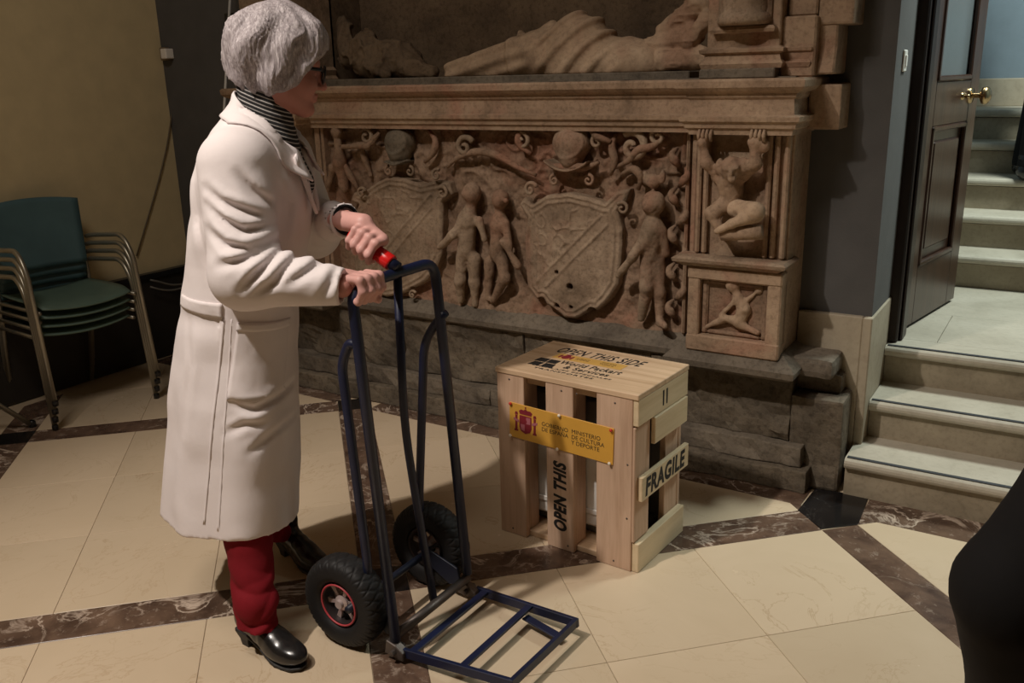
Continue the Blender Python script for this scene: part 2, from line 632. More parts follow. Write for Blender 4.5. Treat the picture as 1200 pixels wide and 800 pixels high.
M['coat'] = plain('coat_cotton', (0.75, 0.680, 0.672), 0.9, 0, 0.15, bump_scale=60, bump_str=0.12, vary=0.025)
M['skin'] = plain('skin', (0.50, 0.225, 0.180), 0.55, 0, 0.35, bump_scale=90, bump_str=0.08, vary=0.12)
M['glove'] = plain('gloved_skin', (0.62, 0.335, 0.295), 0.5, 0, 0.4, bump_scale=60, bump_str=0.15, vary=0.08)
M['trousers'] = plain('red_corduroy', (0.185, 0.007, 0.013), 0.85, 0, 0.2, bump_scale=90, bump_str=0.15, vary=0.15)
M['leather'] = plain('black_leather', (0.012, 0.011, 0.011), 0.24, 0, 0.6, bump_scale=35, bump_str=0.08, vary=0.2)
M['shoe_sole'] = plain('shoe_sole', (0.02, 0.018, 0.017), 0.6, vary=0.2)
M['black_plastic'] = plain('black_plastic', (0.012, 0.012, 0.013), 0.3, vary=0.2)
M['lip'] = plain('lip', (0.36, 0.12, 0.11), 0.45, vary=0.1)
M['eye_white'] = plain('eye_white', (0.7, 0.66, 0.62), 0.2)
M['dark_cloth'] = plain('dark_cloth', (0.010, 0.009, 0.009), 0.85, 0, 0.2, bump_scale=40, vary=0.2)

m, nt, bs = new_mat('lens_glass')
bs.inputs['Base Color'].default_value = (0.9, 0.92, 0.92, 1)
bs.inputs['Roughness'].default_value = 0.05
bs.inputs['Alpha'].default_value = 0.25
M['lens'] = m

m, nt, bs = new_mat('striped_knit')
v = coords(nt)
sp = nt.nodes.new('ShaderNodeSeparateXYZ'); nt.links.new(v, sp.inputs[0])
ph = mathn(nt, 'ADD', mathn(nt, 'MULTIPLY', sp.outputs['Z'], 620.0), mathn(nt, 'MULTIPLY', noise(nt, v, 14, 2), 2.6))
ph = mathn(nt, 'ADD', ph, mathn(nt, 'MULTIPLY', sp.outputs['X'], 260.0))
w = mathn(nt, 'SINE', ph)
nt.links.new(ramp(nt, w, [(0.52, (0.012, 0.011, 0.012)), (0.66, (0.42, 0.39, 0.37))]), bs.inputs['Base Color'])
bs.inputs['Roughness'].default_value = 0.9
bump(nt, bs, noise(nt, v, 120, 2), 0.3, 0.003)
M['knit'] = m

m, nt, bs = new_mat('grey_hair')
v = coords(nt)
hn = noise(nt, scale_vec(nt, v, (60, 60, 13)), 2.0, 6, 0.68, 1.6)
hb = noise(nt, v, 22, 4)
c = ramp(nt, hn, [(0.30, (0.12, 0.098, 0.104)), (0.5, (0.40, 0.350, 0.360)), (0.66, (0.72, 0.66, 0.67))])
c = mixc(nt, mathn(nt, 'MULTIPLY', hb, 0.5), c, (0.30, 0.25, 0.25))
nt.links.new(c, bs.inputs['Base Color'])
bs.inputs['Roughness'].default_value = 0.42
bs.inputs['Specular IOR Level'].default_value = 0.35
bump(nt, bs, hn, 0.6, 0.006)
M['hair'] = m

M['chair_teal'] = plain('chair_teal', (0.075, 0.140, 0.155), 0.45, 0, 0.4, vary=0.08)
M['chair_seat'] = plain('chair_green_seat', (0.12, 0.185, 0.15), 0.45, 0, 0.4, vary=0.08)
M['chair_metal'] = plain('chair_metal', (0.40, 0.37, 0.30), 0.35, 0.75, vary=0.12)
M['door_wood'] = wood('door_wood', (0.055, 0.026, 0.016), (0.026, 0.012, 0.008), 'z', 10, 0.28, spec=0.5)
M['door_frame'] = wood('door_frame_wood', (0.020, 0.010, 0.007), (0.010, 0.005, 0.004), 'z', 10, 0.4)
M['brass'] = plain('brass', (0.42, 0.30, 0.16), 0.25, 1.0, vary=0.1)
M['white_plastic'] = plain('white_plastic', (0.80, 0.76, 0.70), 0.4, vary=0.04)
M['brown_plastic'] = plain('brown_plastic', (0.20, 0.14, 0.08), 0.5, vary=0.1)
M['dado_black'] = plain('dark_panel', (0.022, 0.018, 0.014), 0.6, vary=0.2)
M['cable_grey'] = plain('cable_grey', (0.16, 0.15, 0.13), 0.5, vary=0.1)
M['cable_white'] = plain('cable_white', (0.62, 0.60, 0.56), 0.5, vary=0.05)
M['cable_brown'] = plain('cable_brown', (0.12, 0.085, 0.045), 0.5, vary=0.05)
m, nt, bs = new_mat('door_glass')
bs.inputs['Base Color'].default_value = (0.13, 0.145, 0.15, 1)
bs.inputs['Roughness'].default_value = 0.25
gv = coords(nt)
bump(nt, bs, noise(nt, gv, 60, 3), 0.2, 0.003)
M['door_glass'] = m

# ------------------------------------------------------------------ the setting: floor
# marble floor: a diagonal grid of beige tiles, brown bands between every three, black squares where bands cross
S2 = 2 ** -0.5


def g2w(a, b):
    return np.array(((a - b) * S2, (a + b) * S2))


def clip_poly(poly, n, c):
    """keep the side where n.p <= c"""
    out = []
    for i in range(len(poly)):
        p, q = poly[i], poly[(i + 1) % len(poly)]
        dp, dq = np.dot(n, p) - c, np.dot(n, q) - c
        if dp <= 0: out.append(p)
        if dp * dq < 0: out.append(p + (q - p) * dp / (dp - dq))
    return out


def shrink(poly, d):
    n = len(poly)
    area = sum(poly[i][0] * poly[(i + 1) % n][1] - poly[(i + 1) % n][0] * poly[i][1] for i in range(n)) / 2
    if area < 0: poly = poly[::-1]
    res = list(poly)
    lines = []
    for i in range(n):
        p, q = poly[i], poly[(i + 1) % n]
        t = q - p
        l = np.linalg.norm(t)
        if l < 1e-6: continue
        nr = np.array((t[1], -t[0])) / l
        lines.append((nr, np.dot(nr, p) - d))
    for nr, c in lines:
        res = clip_poly(res, nr, c)
        if len(res) < 3: return []
    return res


floor = box('floor', (-4.35, -3.5, -0.12), (3.0, 3.75, -0.004), M['beige_marble'])
tag(floor, 'floor of beige marble tiles crossed by dark brown marble bands', kind='structure')


def tile(name, poly, mat, z=0.0, gap=0.0008, bottom=-0.0035):
    poly = [np.array(p, float) for p in poly]
    poly = shrink(poly, gap)
    if len(poly) < 3: return
    a = abs(sum(poly[i][0] * poly[(i + 1) % len(poly)][1] - poly[(i + 1) % len(poly)][0] * poly[i][1] for i in range(len(poly))) / 2)
    if a < 0.0008: return
    inner = shrink(poly, 0.0012)
    if len(inner) != len(poly): inner = poly
    n = len(poly)
    V = [(p[0], p[1], bottom) for p in poly] + [(p[0], p[1], z - 0.0008) for p in poly] + [(p[0], p[1], z) for p in inner]
    F = [tuple(2 * n + i for i in range(n))]
    for r in (0, 1):
        F += [(r * n + i, r * n + (i + 1) % n, (r + 1) * n + (i + 1) % n, (r + 1) * n + i) for i in range(n)]
    return mesh_obj(name, V, F, mat, floor)


WALL_BAND = 3.0           # the dark border along the tomb begins here
blackpoly = [np.array(p) for p in ((-0.70, 2.955), (-0.595, 2.860), (-0.492, 2.955), (-0.505, 3.175), (-0.69, 3.175))]


def clip_room(poly, ymax=WALL_BAND, xmin=-4.25):
    poly = [np.array(p, float) for p in poly]
    poly = clip_poly(poly, np.array((0, 1.0)), ymax)
    if len(poly) >= 3: poly = clip_poly(poly, np.array((-1.0, 0)), -xmin)
    if len(poly) >= 3: poly = clip_poly(poly, np.array((1.0, 0)), 0.95)
    return poly


def in_view(poly):
    c = np.mean(poly, axis=0)
    d = np.array((0.530, -0.848))           # pointing back to the camera side
    along = c[0] * -0.536 + c[1] * 0.844
    side = c[0] * 0.844 + c[1] * 0.536
    return along > 0.75 and abs(side) < 0.62 * along + 0.75


A_ED = [(-2.945, -2.80), (-1.435, -1.29), (0.062, 0.205), (1.600, 1.735), (3.13, 3.265)]
B_ED = [(-0.80, -0.655), (0.815, 0.96), (2.435, 2.583), (4.062, 4.205), (5.69, 5.83)]
for i in range(len(A_ED) - 1):
    a0, a1 = A_ED[i][1], A_ED[i + 1][0]
    for j in range(len(B_ED) - 1):
        b0, b1 = B_ED[j][1], B_ED[j + 1][0]
        for p in range(3):
            for q in range(3):
                x0, x1 = a0 + (a1 - a0) * p / 3, a0 + (a1 - a0) * (p + 1) / 3
                y0, y1 = b0 + (b1 - b0) * q / 3, b0 + (b1 - b0) * (q + 1) / 3
                poly = clip_room([g2w(x0, y0), g2w(x1, y0), g2w(x1, y1), g2w(x0, y1)])
                if len(poly) >= 3 and in_view(poly): tile('tile', poly, M['beige_marble'])
for i, (a0, a1) in enumerate(A_ED):          # bands running away from the camera to the left
    for j in range(len(B_ED) - 1):
        b0, b1 = B_ED[j][1], B_ED[j + 1][0]
        poly = clip_room([g2w(a0, b0), g2w(a1, b0), g2w(a1, b1), g2w(a0, b1)], 2.998)
        if len(poly) >= 3 and in_view(poly): tile('band_slab', poly, M['brown_marble'])
for j, (b0, b1) in enumerate(B_ED):
    for i in range(len(A_ED) - 1):
        a0, a1 = A_ED[i][1], A_ED[i + 1][0]
        poly = clip_room([g2w(a0, b0), g2w(a1, b0), g2w(a1, b1), g2w(a0, b1)], 2.998)
        if len(poly) >= 3 and in_view(poly): tile('band_slab', poly, M['brown_marble'])
    for i, (a0, a1) in enumerate(A_ED):
        if i == 3 and j == 2: continue
        poly = clip_room([g2w(a0, b0), g2w(a1, b0), g2w(a1, b1), g2w(a0, b1)], 3.2)
        if len(poly) >= 3 and in_view(poly): tile('black_slab', poly, M['black_marble'], 0.0006)
tile('black_slab', blackpoly, M['black_marble'], 0.0006)
xs = [-4.3, -3.55, -2.93]
for x0, x1 in ((-4.3, -3.5), (-3.5, -2.93), (-2.72, -2.0), (-2.0, -1.3), (-1.3, -0.70), (-0.50, 0.25), (0.25, 1.0)):
    tile('border_slab', [(x0, WALL_BAND), (x1, WALL_BAND), (x1, 3.20), (x0, 3.20)], M['brown_marble'])

# ------------------------------------------------------------------ walls and ceiling
WL, WB, ZC = -4.35, 3.32, 4.6
tag(box('wall_left', (WL - 0.15, -3.5, -0.12), (WL, 3.36, ZC), M['wall_beige']), 'beige plastered wall behind the stacked chairs', kind='structure')
back = empty('wall_back')
tag(back, 'dark grey wall around the carved stone tomb', kind='structure')
box('wall_panel', (WL - 0.15, 3.36, -0.12), (-3.46, 3.55, ZC), M['wall_grey'], back)
box('wall_panel', (-0.835, WB, -0.12), (-0.575, 3.66, ZC), M['wall_grey'], back)
box('wall_panel', (-0.835, 3.66, -0.12), (-0.60, 4.0, ZC), M['wall_grey'], back)
box('wall_panel', (-3.46, 3.36, 2.35), (-0.835, 3.55, ZC), M['wall_grey'], back)
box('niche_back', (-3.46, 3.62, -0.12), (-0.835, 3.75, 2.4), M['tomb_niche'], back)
box('lintel_panel', (-0.575, 3.72, 2.75), (1.5, 3.95, ZC), M['wall_grey'], back)
tag(box('wall_right', (1.05, 2.2, -0.12), (1.2, 3.72, ZC), M['wall_grey']), 'dark grey wall right of the stone steps', kind='structure')
tag(box('wall_side', (3.0, -3.5, -0.12), (3.15, 2.2, ZC), M['wall_beige']), 'beige wall on the right side of the gallery', kind='structure')
tag(box('wall_return', (1.05, 2.05, -0.12), (3.15, 2.2, ZC), M['wall_beige']), 'beige return wall right of the steps', kind='structure')
tag(box('wall_front', (WL - 0.15, -3.65, -0.12), (3.15, -3.5, ZC), M['wall_beige']), 'beige wall behind the photographer', kind='structure')
tag(box('ceiling', (WL - 0.15, -3.65, ZC), (3.15, 6.4, ZC + 0.1), M['ceiling']), 'pale plaster ceiling', kind='structure')
# the stair hall beyond the door
tag(box('wall_hall_left', (-1.35, 4.0, -0.12), (-1.2, 6.35, ZC), M['wall_blue']), 'blue grey wall on the left of the stair hall', kind='structure')
tag(box('wall_hall_right', (1.9, 3.72, -0.12), (2.05, 6.35, ZC), M['wall_blue']), 'blue grey wall on the right of the stair hall', kind='structure')
tag(box('wall_hall_front', (-1.35, 3.95, -0.12), (-0.62, 4.06, ZC), M['wall_blue']), 'inner face of the wall left of the open door', kind='structure')
tag(box('wall_hall_back', (-1.35, 6.20, -0.12), (2.05, 6.35, ZC), M['wall_blue']), 'blue grey wall at the top of the stairs', kind='structure')
tag(box('wall_hall_side', (1.2, 3.72, -0.12), (1.9, 3.87, ZC), M['wall_blue']), 'inner wall right of the doorway', kind='structure')

dado = empty('baseboard_back')
tag(dado, 'pale stone dado around the wall corner beside the steps', kind='structure')
box('dado_slab', (-0.83, 3.295, 0.0), (-0.600, 3.345, 0.635), M['dado_stone'], dado, 0.004)
box('dado_slab', (-0.600, 3.295, 0.0), (-0.568, 3.66, 0.635), M['dado_stone'], dado, 0.004)
tag(box('baseboard_left', (-4.35, -3.4, 0.0), (-4.315, 3.36, 0.46), M['dado_black'], None, 0.004), 'dark panel along the foot of the beige wall', kind='structure')
tag(box('trim_1', (-4.35, -3.4, 0.46), (-4.300, 3.36, 0.492), M['black_plastic'], None, 0.003), 'black ledge on the dark panel behind the chairs', kind='structure')
box('hall_skirting', (-1.2, 6.165, 1.25), (1.9, 6.20, 1.408), M['dado_stone'], dado, 0.004)

# ------------------------------------------------------------------ steps
stairs = empty('staircase')
tag(stairs, 'pale stone steps with black strips leading up through the open door', kind='structure')


def step_piece(x0, x1, ynose, yback, z, rise, strip=True, nose=0.032, over=0.03):
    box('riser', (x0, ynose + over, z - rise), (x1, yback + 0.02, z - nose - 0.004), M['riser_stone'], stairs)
    bm = bmesh.new()
    seg = 7
    prof = [(yback, z), (ynose + nose * 0.5, z)]
    for k in range(1, seg):
        a = PI / 2 + PI * k / seg
        prof.append((ynose + nose * 0.5 + nose * 0.5 * math.cos(a), z - nose * 0.5 + nose * 0.5 * math.sin(a)))
    prof += [(ynose + nose * 0.5, z - nose), (yback, z - nose)]
    r0 = [bm.verts.new((x0, y, h)) for y, h in prof]
    r1 = [bm.verts.new((x1, y, h)) for y, h in prof]
    n = len(prof)
    for i in range(n):
        bm.faces.new((r0[i], r0[(i + 1) % n], r1[(i + 1) % n], r1[i]))
    bm.faces.new(r0[::-1]); bm.faces.new(r1)
    bmesh.ops.recalc_face_normals(bm, faces=bm.faces)
    bm_obj('tread', bm, M['step_stone'], stairs, False)
    if strip:
        box('grip_strip', (x0 + 0.006, ynose + 0.016, z), (x1 - 0.01, ynose + 0.032, z + 0.0025), M['strip'], stairs)


step_piece(-0.592, 1.05, 3.135, 3.40, 0.150, 0.150, nose=0.042)
step_piece(-0.566, 1.05, 3.365, 3.64, 0.300, 0.150, nose=0.042)
step_piece(-0.566, 1.05, 3.600, 3.74, 0.450, 0.150, nose=0.042)
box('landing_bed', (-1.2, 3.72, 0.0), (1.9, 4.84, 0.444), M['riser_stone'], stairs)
for i, (y0, y1) in enumerate(((3.742, 4.20), (4.20, 4.80))):
    xs = [-1.2, -0.72, -0.12, 0.48, 1.08, 1.88] if i else [-1.2, -0.40, 0.18, 0.80, 1.88]
    for x0, x1 in zip(xs[:-1], xs[1:]):
        box('landing_slab', (x0 + 0.001, y0 + 0.001, 0.442), (x1 - 0.001, y1 - 0.001, 0.450), M['step_stone'], stairs, 0.0012)
for k in range(5):
    y = 4.77 + 0.232 * k
    z = 0.45 + 0.16 * (k + 1)
    step_piece(-1.2, 1.9, y, y + (0.30 if k < 4 else 0.60), z, 0.16, False, 0.04)

# ------------------------------------------------------------------ door
door_frame = box('trim_2', (-0.598, 3.66, 0.45), (-0.535, 3.83, 2.75), M['door_frame'], None, 0.006)
tag(door_frame, 'dark wooden door jamb beside the grey wall', kind='structure')
box('jamb_moulding', (-0.535, 3.70, 0.45), (-0.522, 3.80, 2.75), M['door_frame'], door_frame, 0.005)
hinge = np.array((-0.535, 3.841, 0.450)); hinge[2] = 0.0
free = np.array((-0.425, 4.47, 0.0))
hx, hy = -0.545, 3.83
dang = math.atan2(4.47 - hy, -0.432 - hx)
DW = 0.66
door = empty('door_1', (hx, hy, 0.462), dang)
tag(door, 'dark brown panelled wooden door standing open onto the landing', kind='structure')
TH = 0.042   # local x along the leaf, local -y is the face seen from the steps
ZT = 2.25
SW = 0.115
for nm, lo, hi in (('stile', (0, 0, 0), (SW, TH, ZT)), ('stile', (DW - SW, 0, 0), (DW, TH, ZT)),
                   ('rail', (SW, 0, 0), (DW - SW, TH, 0.24)), ('rail', (SW, 0, 0.80), (DW - SW, TH, 0.97)),
                   ('rail', (SW, 0, ZT - 0.12), (DW - SW, TH, ZT))):
    box(nm, lo, hi, M['door_wood'], door, 0.003)
pn = box('panel', (SW, 0.014, 0.24), (DW - SW, TH - 0.014, 0.80), M['door_wood'], door)
bm = bmesh.new()
bm_box(bm, (SW + 0.06, 0.004, 0.30), (DW - SW - 0.06, 0.02, 0.74), 0.008)
bm_obj('raised_field', bm, M['door_wood'], pn)
box('glass_pane', (SW, 0.016, 0.97), (DW - SW, TH - 0.016, ZT - 0.12), M['door_glass'], door)
for z0, z1 in ((0.24, 0.80), (0.97, ZT - 0.12)):
    x0, x1 = SW, DW - SW
    for nm, lo, hi in (('moulding', (x0, -0.006, z0), (x0 + 0.022, 0.014, z1)), ('moulding', (x1 - 0.022, -0.006, z0), (x1, 0.014, z1)),
                       ('moulding', (x0, -0.006, z0), (x1, 0.014, z0 + 0.022)), ('moulding', (x0, -0.006, z1 - 0.022), (x1, 0.014, z1))):
        box(nm, lo, hi, M['door_wood'], door, 0.005)
hz = 0.905
hnd = mesh_obj('door_handle', *merge_data([
    lathe_data([(0.0, -0.012), (0.030, -0.010), (0.034, -0.004), (0.034, 0.0)], 20, 'y'),
    lathe_data([(0.011, -0.042), (0.011, 0.0)], 12, 'y'),
    lathe_data([(0.0, -0.082), (0.020, -0.080), (0.034, -0.070), (0.038, -0.060), (0.034, -0.050), (0.018, -0.042), (0.011, -0.038)], 20, 'y')]),
    M['brass'], door, True)
hnd.location = (DW - 0.110, 0.0, hz)
key = mesh_obj('thumb_turn', *merge_data([
    lathe_data([(0.0, -0.010), (0.013, -0.009), (0.016, 0.0)], 14, 'y'),
    tube_data([(0, -0.012, -0.0), (0, -0.03, 0.0)], 0.008, 8)]), M['brass'], door, True)
key.location = (DW - 0.215, 0.0, hz)

sw = empty('wall_switch', (-0.575, 3.466, 1.512))
tag(sw, 'small white switch plate on the grey wall beside the door frame', 'switch')
box('plate', (0.0, -0.030, -0.036), (0.007, 0.030, 0.036), M['white_plastic'], sw, 0.003)
box('rocker', (0.007, -0.014, -0.020), (0.011, 0.014, 0.020), M['white_plastic'], sw, 0.002)

# ------------------------------------------------------------------ carved stone tomb
tomb = empty('carved_tomb', (0, 0, 0))
tag(tomb, 'old carved stone wall tomb with two shields and cherubs under a long cornice', 'tomb')
XL, XR = -3.45, -0.83


def rough_block(name, lo, hi, mat, amp=0.010, n=None, parent=tomb, bevel=0.012, seed=0):
    """A stone block with worn edges and an uneven face."""
    bm = bmesh.new()
    bm_box(bm, lo, hi, bevel, 2)
    for _ in range(5):
        es = [e for e in bm.edges if e.calc_length() > 0.06]
        if not es: break
        bmesh.ops.subdivide_edges(bm, edges=es, cuts=1, use_grid_fill=True)
    P = np.array([v.co[:] for v in bm.verts], np.float32)
    d = vnoise(P + seed, 7.0) * amp + vnoise(P + seed, 22.0) * amp * 0.7
    e = vnoise(P + seed + 50, 11.0) * amp * 0.6
    for v, a, b in zip(bm.verts, d, e):
        v.co.y += float(a); v.co.z += float(b) if v.co.z > lo[2] + 0.02 else 0.0
    return bm_obj(name, bm, mat, parent)


def course(z0, z1, yf, yb, cuts, mat, amp=0.012):
    for a, b in zip(cuts[:-1], cuts[1:]):
        rough_block('stone_block', (a + 0.001, yf, z0 + 0.0005), (b - 0.001, yb, z1 - 0.0005), mat, amp, bevel=0.006, seed=a * 3)


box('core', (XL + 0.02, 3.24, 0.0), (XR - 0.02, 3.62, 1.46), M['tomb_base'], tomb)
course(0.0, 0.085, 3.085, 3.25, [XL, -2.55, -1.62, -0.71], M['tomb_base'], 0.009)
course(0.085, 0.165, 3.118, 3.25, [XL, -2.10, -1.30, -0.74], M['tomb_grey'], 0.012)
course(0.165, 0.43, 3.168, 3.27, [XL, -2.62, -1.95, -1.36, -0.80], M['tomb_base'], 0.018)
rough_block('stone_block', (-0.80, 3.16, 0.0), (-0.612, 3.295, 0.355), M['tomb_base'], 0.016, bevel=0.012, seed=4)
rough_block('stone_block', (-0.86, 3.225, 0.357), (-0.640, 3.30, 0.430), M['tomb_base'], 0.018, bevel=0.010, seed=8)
out = [(XL, 3.36), (XL, 3.10), (-3.06, 3.10), (-3.06, 3.20), (-1.19, 3.20), (-1.19, 3.10), (XR, 3.10), (XR, 3.33)]
sweep('sill', out, [(-0.05, 0.425), (0.035, 0.428), (0.062, 0.445), (0.066, 0.468), (0.050, 0.485), (0.012, 0.515), (0.0, 0.520), (-0.05, 0.520)], M['tomb_grey'], tomb)
rough_block('sill_return', (-0.84, 3.135, 0.432), (-0.655, 3.30, 0.505), M['tomb_grey'], 0.014, bevel=0.022, seed=12)
out2 = [(XL, 3.38), (XL, 3.045), (-3.07, 3.045), (-3.07, 3.135), (-1.175, 3.135), (-1.175, 3.045), (XR, 3.045), (XR, 3.33)]
sweep('cornice', out2, [(-0.06, 1.285), (0.006, 1.285), (0.008, 1.302), (0.018, 1.308), (0.020, 1.322), (0.032, 1.330), (0.034, 1.345), (0.010, 1.352),
                        (0.006, 1.400), (0.014, 1.408), (0.016, 1.420), (0.034, 1.428), (0.046, 1.440), (0.048, 1.460), (0.040, 1.468), (-0.06, 1.468)], M['tomb'], tomb)
rough_block('cornice_stone', (-0.82, 3.20, 1.295), (-0.712, 3.33, 1.445), M['tomb'], 0.006, bevel=0.008, seed=3)
box('ledge', (XL + 0.02, 3.10, 1.462), (XR - 0.01, 3.62, 1.472), M['tomb_grey'], tomb)

# pilaster at the right, with a framed relief below and a crouching bearer above
PL, PR = -1.175, -0.833
box('pilaster_core', (PL, 3.115, 0.50), (PR, 3.33, 1.30), M['tomb'], tomb, 0.004)
box('pilaster_edge', (PL, 3.062, 0.52), (PL + 0.045, 3.13, 0.815), M['tomb'], tomb, 0.005)
box('pilaster_edge', (PR - 0.050, 3.062, 0.52), (PR, 3.13, 0.815), M['tomb'], tomb, 0.005)
box('pilaster_edge', (PL - 0.002, 3.058, 0.50), (PR + 0.002, 3.13, 0.562), M['tomb'], tomb, 0.006)
box('pilaster_edge', (PL - 0.002, 3.058, 0.770), (PR + 0.002, 3.13, 0.8175), M['tomb'], tomb, 0.006)
for lo, hi in (((PL + 0.045, 3.085, 0.562), (PL + 0.070, 3.13, 0.770)), ((PR - 0.072, 3.085, 0.562), (PR - 0.050, 3.13, 0.770)),
               ((PL + 0.07, 3.085, 0.562), (PR - 0.072, 3.13, 0.580)), ((PL + 0.07, 3.085, 0.752), (PR - 0.072, 3.13, 0.770))):
    box('inner_moulding', lo, hi, M['tomb_panel'], tomb, 0.007)
sweep('pilaster_ledge', [(PL - 0.02, 3.13), (PL - 0.02, 3.06), (PR - 0.015, 3.06), (PR - 0.015, 3.2)],
      [(-0.04, 0.818), (0.0, 0.818), (0.012, 0.828), (0.030, 0.836), (0.034, 0.848), (0.022, 0.856), (-0.04, 0.858)], M['tomb_figure'], tomb)
for x0 in (PL + 0.008, PL + 0.034, PR - 0.086, PR - 0.060, PR - 0.026):
    box('fluting', (x0, 3.088, 0.86), (x0 + 0.018, 3.125, 1.285), M['tomb'], tomb, 0.006)
# left pilaster, mostly behind the standing woman
box('pilaster_core', (XL, 3.06, 0.50), (-3.085, 3.33, 1.30), M['tomb'], tomb, 0.004)
for x0 in (-3.40, -3.24, -3.125):
    box('fluting', (x0, 3.045, 0.54), (x0 + 0.026, 3.075, 1.28), M['tomb'], tomb, 0.007)
for x0, x1 in ((-3.075, -3.045), (-3.035, -3.018)):
    box('frame_moulding', (x0, 3.155, 0.52), (x1, 3.22, 1.29), M['tomb'], tomb, 0.008)
for x0, x1 in ((-1.215, -1.190), (-1.238, -1.225)):
    box('frame_moulding', (x0, 3.165, 0.52), (x1, 3.22, 1.29), M['tomb'], tomb, 0.007)

# relief panel: uneven field with carved leaf work
nx, nz = 300, 130
gx = np.linspace(-3.05, -1.18, nx); gz = np.linspace(0.50, 1.30, nz)
GX, GZ = np.meshgrid(gx, gz, indexing='ij')
P3 = np.stack([GX.ravel(), np.zeros(GX.size), GZ.ravel()], 1).astype(np.float32)
hgt = vnoise(P3, 7) * 0.008 + vnoise(P3, 19) * 0.007 + vnoise(P3, 45) * 0.004
lf = np.abs(vnoise(P3 + 3.3, 13)); lf2 = np.abs(vnoise(P3 + 9.1, 24))
top = np.clip((GZ.ravel() - 1.00) / 0.12, 0, 1)
hgt += top * (np.clip(0.30 - lf, 0, 1) * 0.060 + np.clip(0.25 - lf2, 0, 1) * 0.035)
hgt += (1 - top) * np.clip(0.22 - lf2, 0, 1) * 0.020
hgt -= np.clip((0.60 - GZ.ravel()) / 0.12, 0, 1) * -0.022
V = np.stack([GX.ravel(), 3.208 - hgt, GZ.ravel()], 1)
ii = np.arange(nx - 1)[:, None] * nz + np.arange(nz - 1)[None, :]
F = np.stack([ii, ii + nz, ii + nz + 1, ii + 1], -1).reshape(-1, 4)
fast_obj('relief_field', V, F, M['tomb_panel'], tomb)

RY = 3.175


def poly_sdf2(x, z, pts):
    pts = np.array(pts, np.float32)
    d = np.full(x.shape, 1e9, np.float32)
    s = np.ones(x.shape, np.float32)
    n = len(pts)
    for i in range(n):
        a, b = pts[i], pts[i - 1]
        e = b - a
        wx, wz = x - a[0], z - a[1]
        t = np.clip((wx * e[0] + wz * e[1]) / (e @ e), 0, 1)
        d = np.minimum(d, (wx - e[0] * t) ** 2 + (wz - e[1] * t) ** 2)
        c1 = z >= a[1]; c2 = z < b[1]; c3 = e[0] * wz > e[1] * wx
        flip = (c1 & c2 & c3) | (~c1 & ~c2 & ~c3)
        s = np.where(flip, -s, s)
    return s * np.sqrt(d)


def shield(name, pts3, holes, label, bend):
    pts = [(p[0], p[2]) for p in pts3]
    P = np.array(pts)
    lo = (P[:, 0].min() - 0.03, 3.08, P[:, 1].min() - 0.03); hi = (P[:, 0].max() + 0.03, 3.235, P[:, 1].max() + 0.03)
    cx, cz = (lo[0] + hi[0]) / 2, (lo[2] + hi[2]) / 2
    def fn(p):
        d2 = poly_sdf2(p[:, 0], p[:, 2], pts)
        bow = 0.018 * np.clip(1 - ((p[:, 0] - cx) / 0.2) ** 2, 0, 1)
        yf = 3.165 - bow
        rim = np.exp(-((d2 + 0.032) / 0.006) ** 2) * 0.006 + np.exp(-((d2 + 0.012) / 0.005) ** 2) * 0.006
        inside = np.clip(-(d2 + 0.045) / 0.01, 0, 1)
        dd = (p[:, 0] - cx) * bend[0] + (p[:, 2] - cz) * bend[1]
        q = p * np.array((1, 0, 1), np.float32)
        rim += inside * (np.exp(-((dd - 0.022) / 0.006) ** 2) + np.exp(-((dd + 0.022) / 0.006) ** 2)) * 0.006
        rim += inside * np.clip(0.25 - np.abs(vnoise(q + 7, 26)), 0, 1) * 0.022 * (dd > 0.03)
        rim += vnoise(q, 40) * 0.0022 + vnoise(q, 12) * 0.004
        d = smax(d2, yf - rim - p[:, 1], 0.008)
        for h, r in holes:
            d = np.maximum(d, r - np.hypot(p[:, 0] - h[0], p[:, 2] - h[2]))
        return np.maximum(d, p[:, 1] - 3.225)
    o = sdf_obj(name, fn, lo, hi, 0.0042, M['tomb_figure'], tomb)
    o['label'] = label
    return o


shield('coat_of_arms', [(-1.933, 3.150, 1.014), (-1.893, 3.150, 0.988), (-1.820, 3.150, 1.030), (-1.711, 3.150, 1.045), (-1.620, 3.150, 1.029), (-1.561, 3.150, 1.012), (-1.510, 3.150, 1.061), (-1.460, 3.150, 1.069), (-1.474, 3.150, 1.023), (-1.509, 3.150, 0.982), (-1.490, 3.150, 0.910), (-1.493, 3.150, 0.810), (-1.506, 3.150, 0.689), (-1.543, 3.150, 0.626), (-1.589, 3.150, 0.578), (-1.612, 3.150, 0.582), (-1.635, 3.150, 0.565), (-1.682, 3.150, 0.534), (-1.738, 3.150, 0.531), (-1.786, 3.150, 0.562), (-1.827, 3.150, 0.576), (-1.843, 3.150, 0.600), (-1.876, 3.150, 0.589), (-1.921, 3.150, 0.635), (-1.936, 3.150, 0.736), (-1.937, 3.150, 0.844), (-1.918, 3.150, 0.934), (-1.958, 3.150, 0.984)],
       [((-1.776, 3.150, 0.718), 0.010), ((-1.713, 3.150, 0.664), 0.015), ((-1.774, 3.150, 0.578), 0.012), ((-1.710, 3.150, 0.578), 0.009), ((-1.612, 3.150, 0.572), 0.020), ((-1.856, 3.150, 0.591), 0.014)], 'pitted shield with a diagonal band', (-0.70, 0.71))
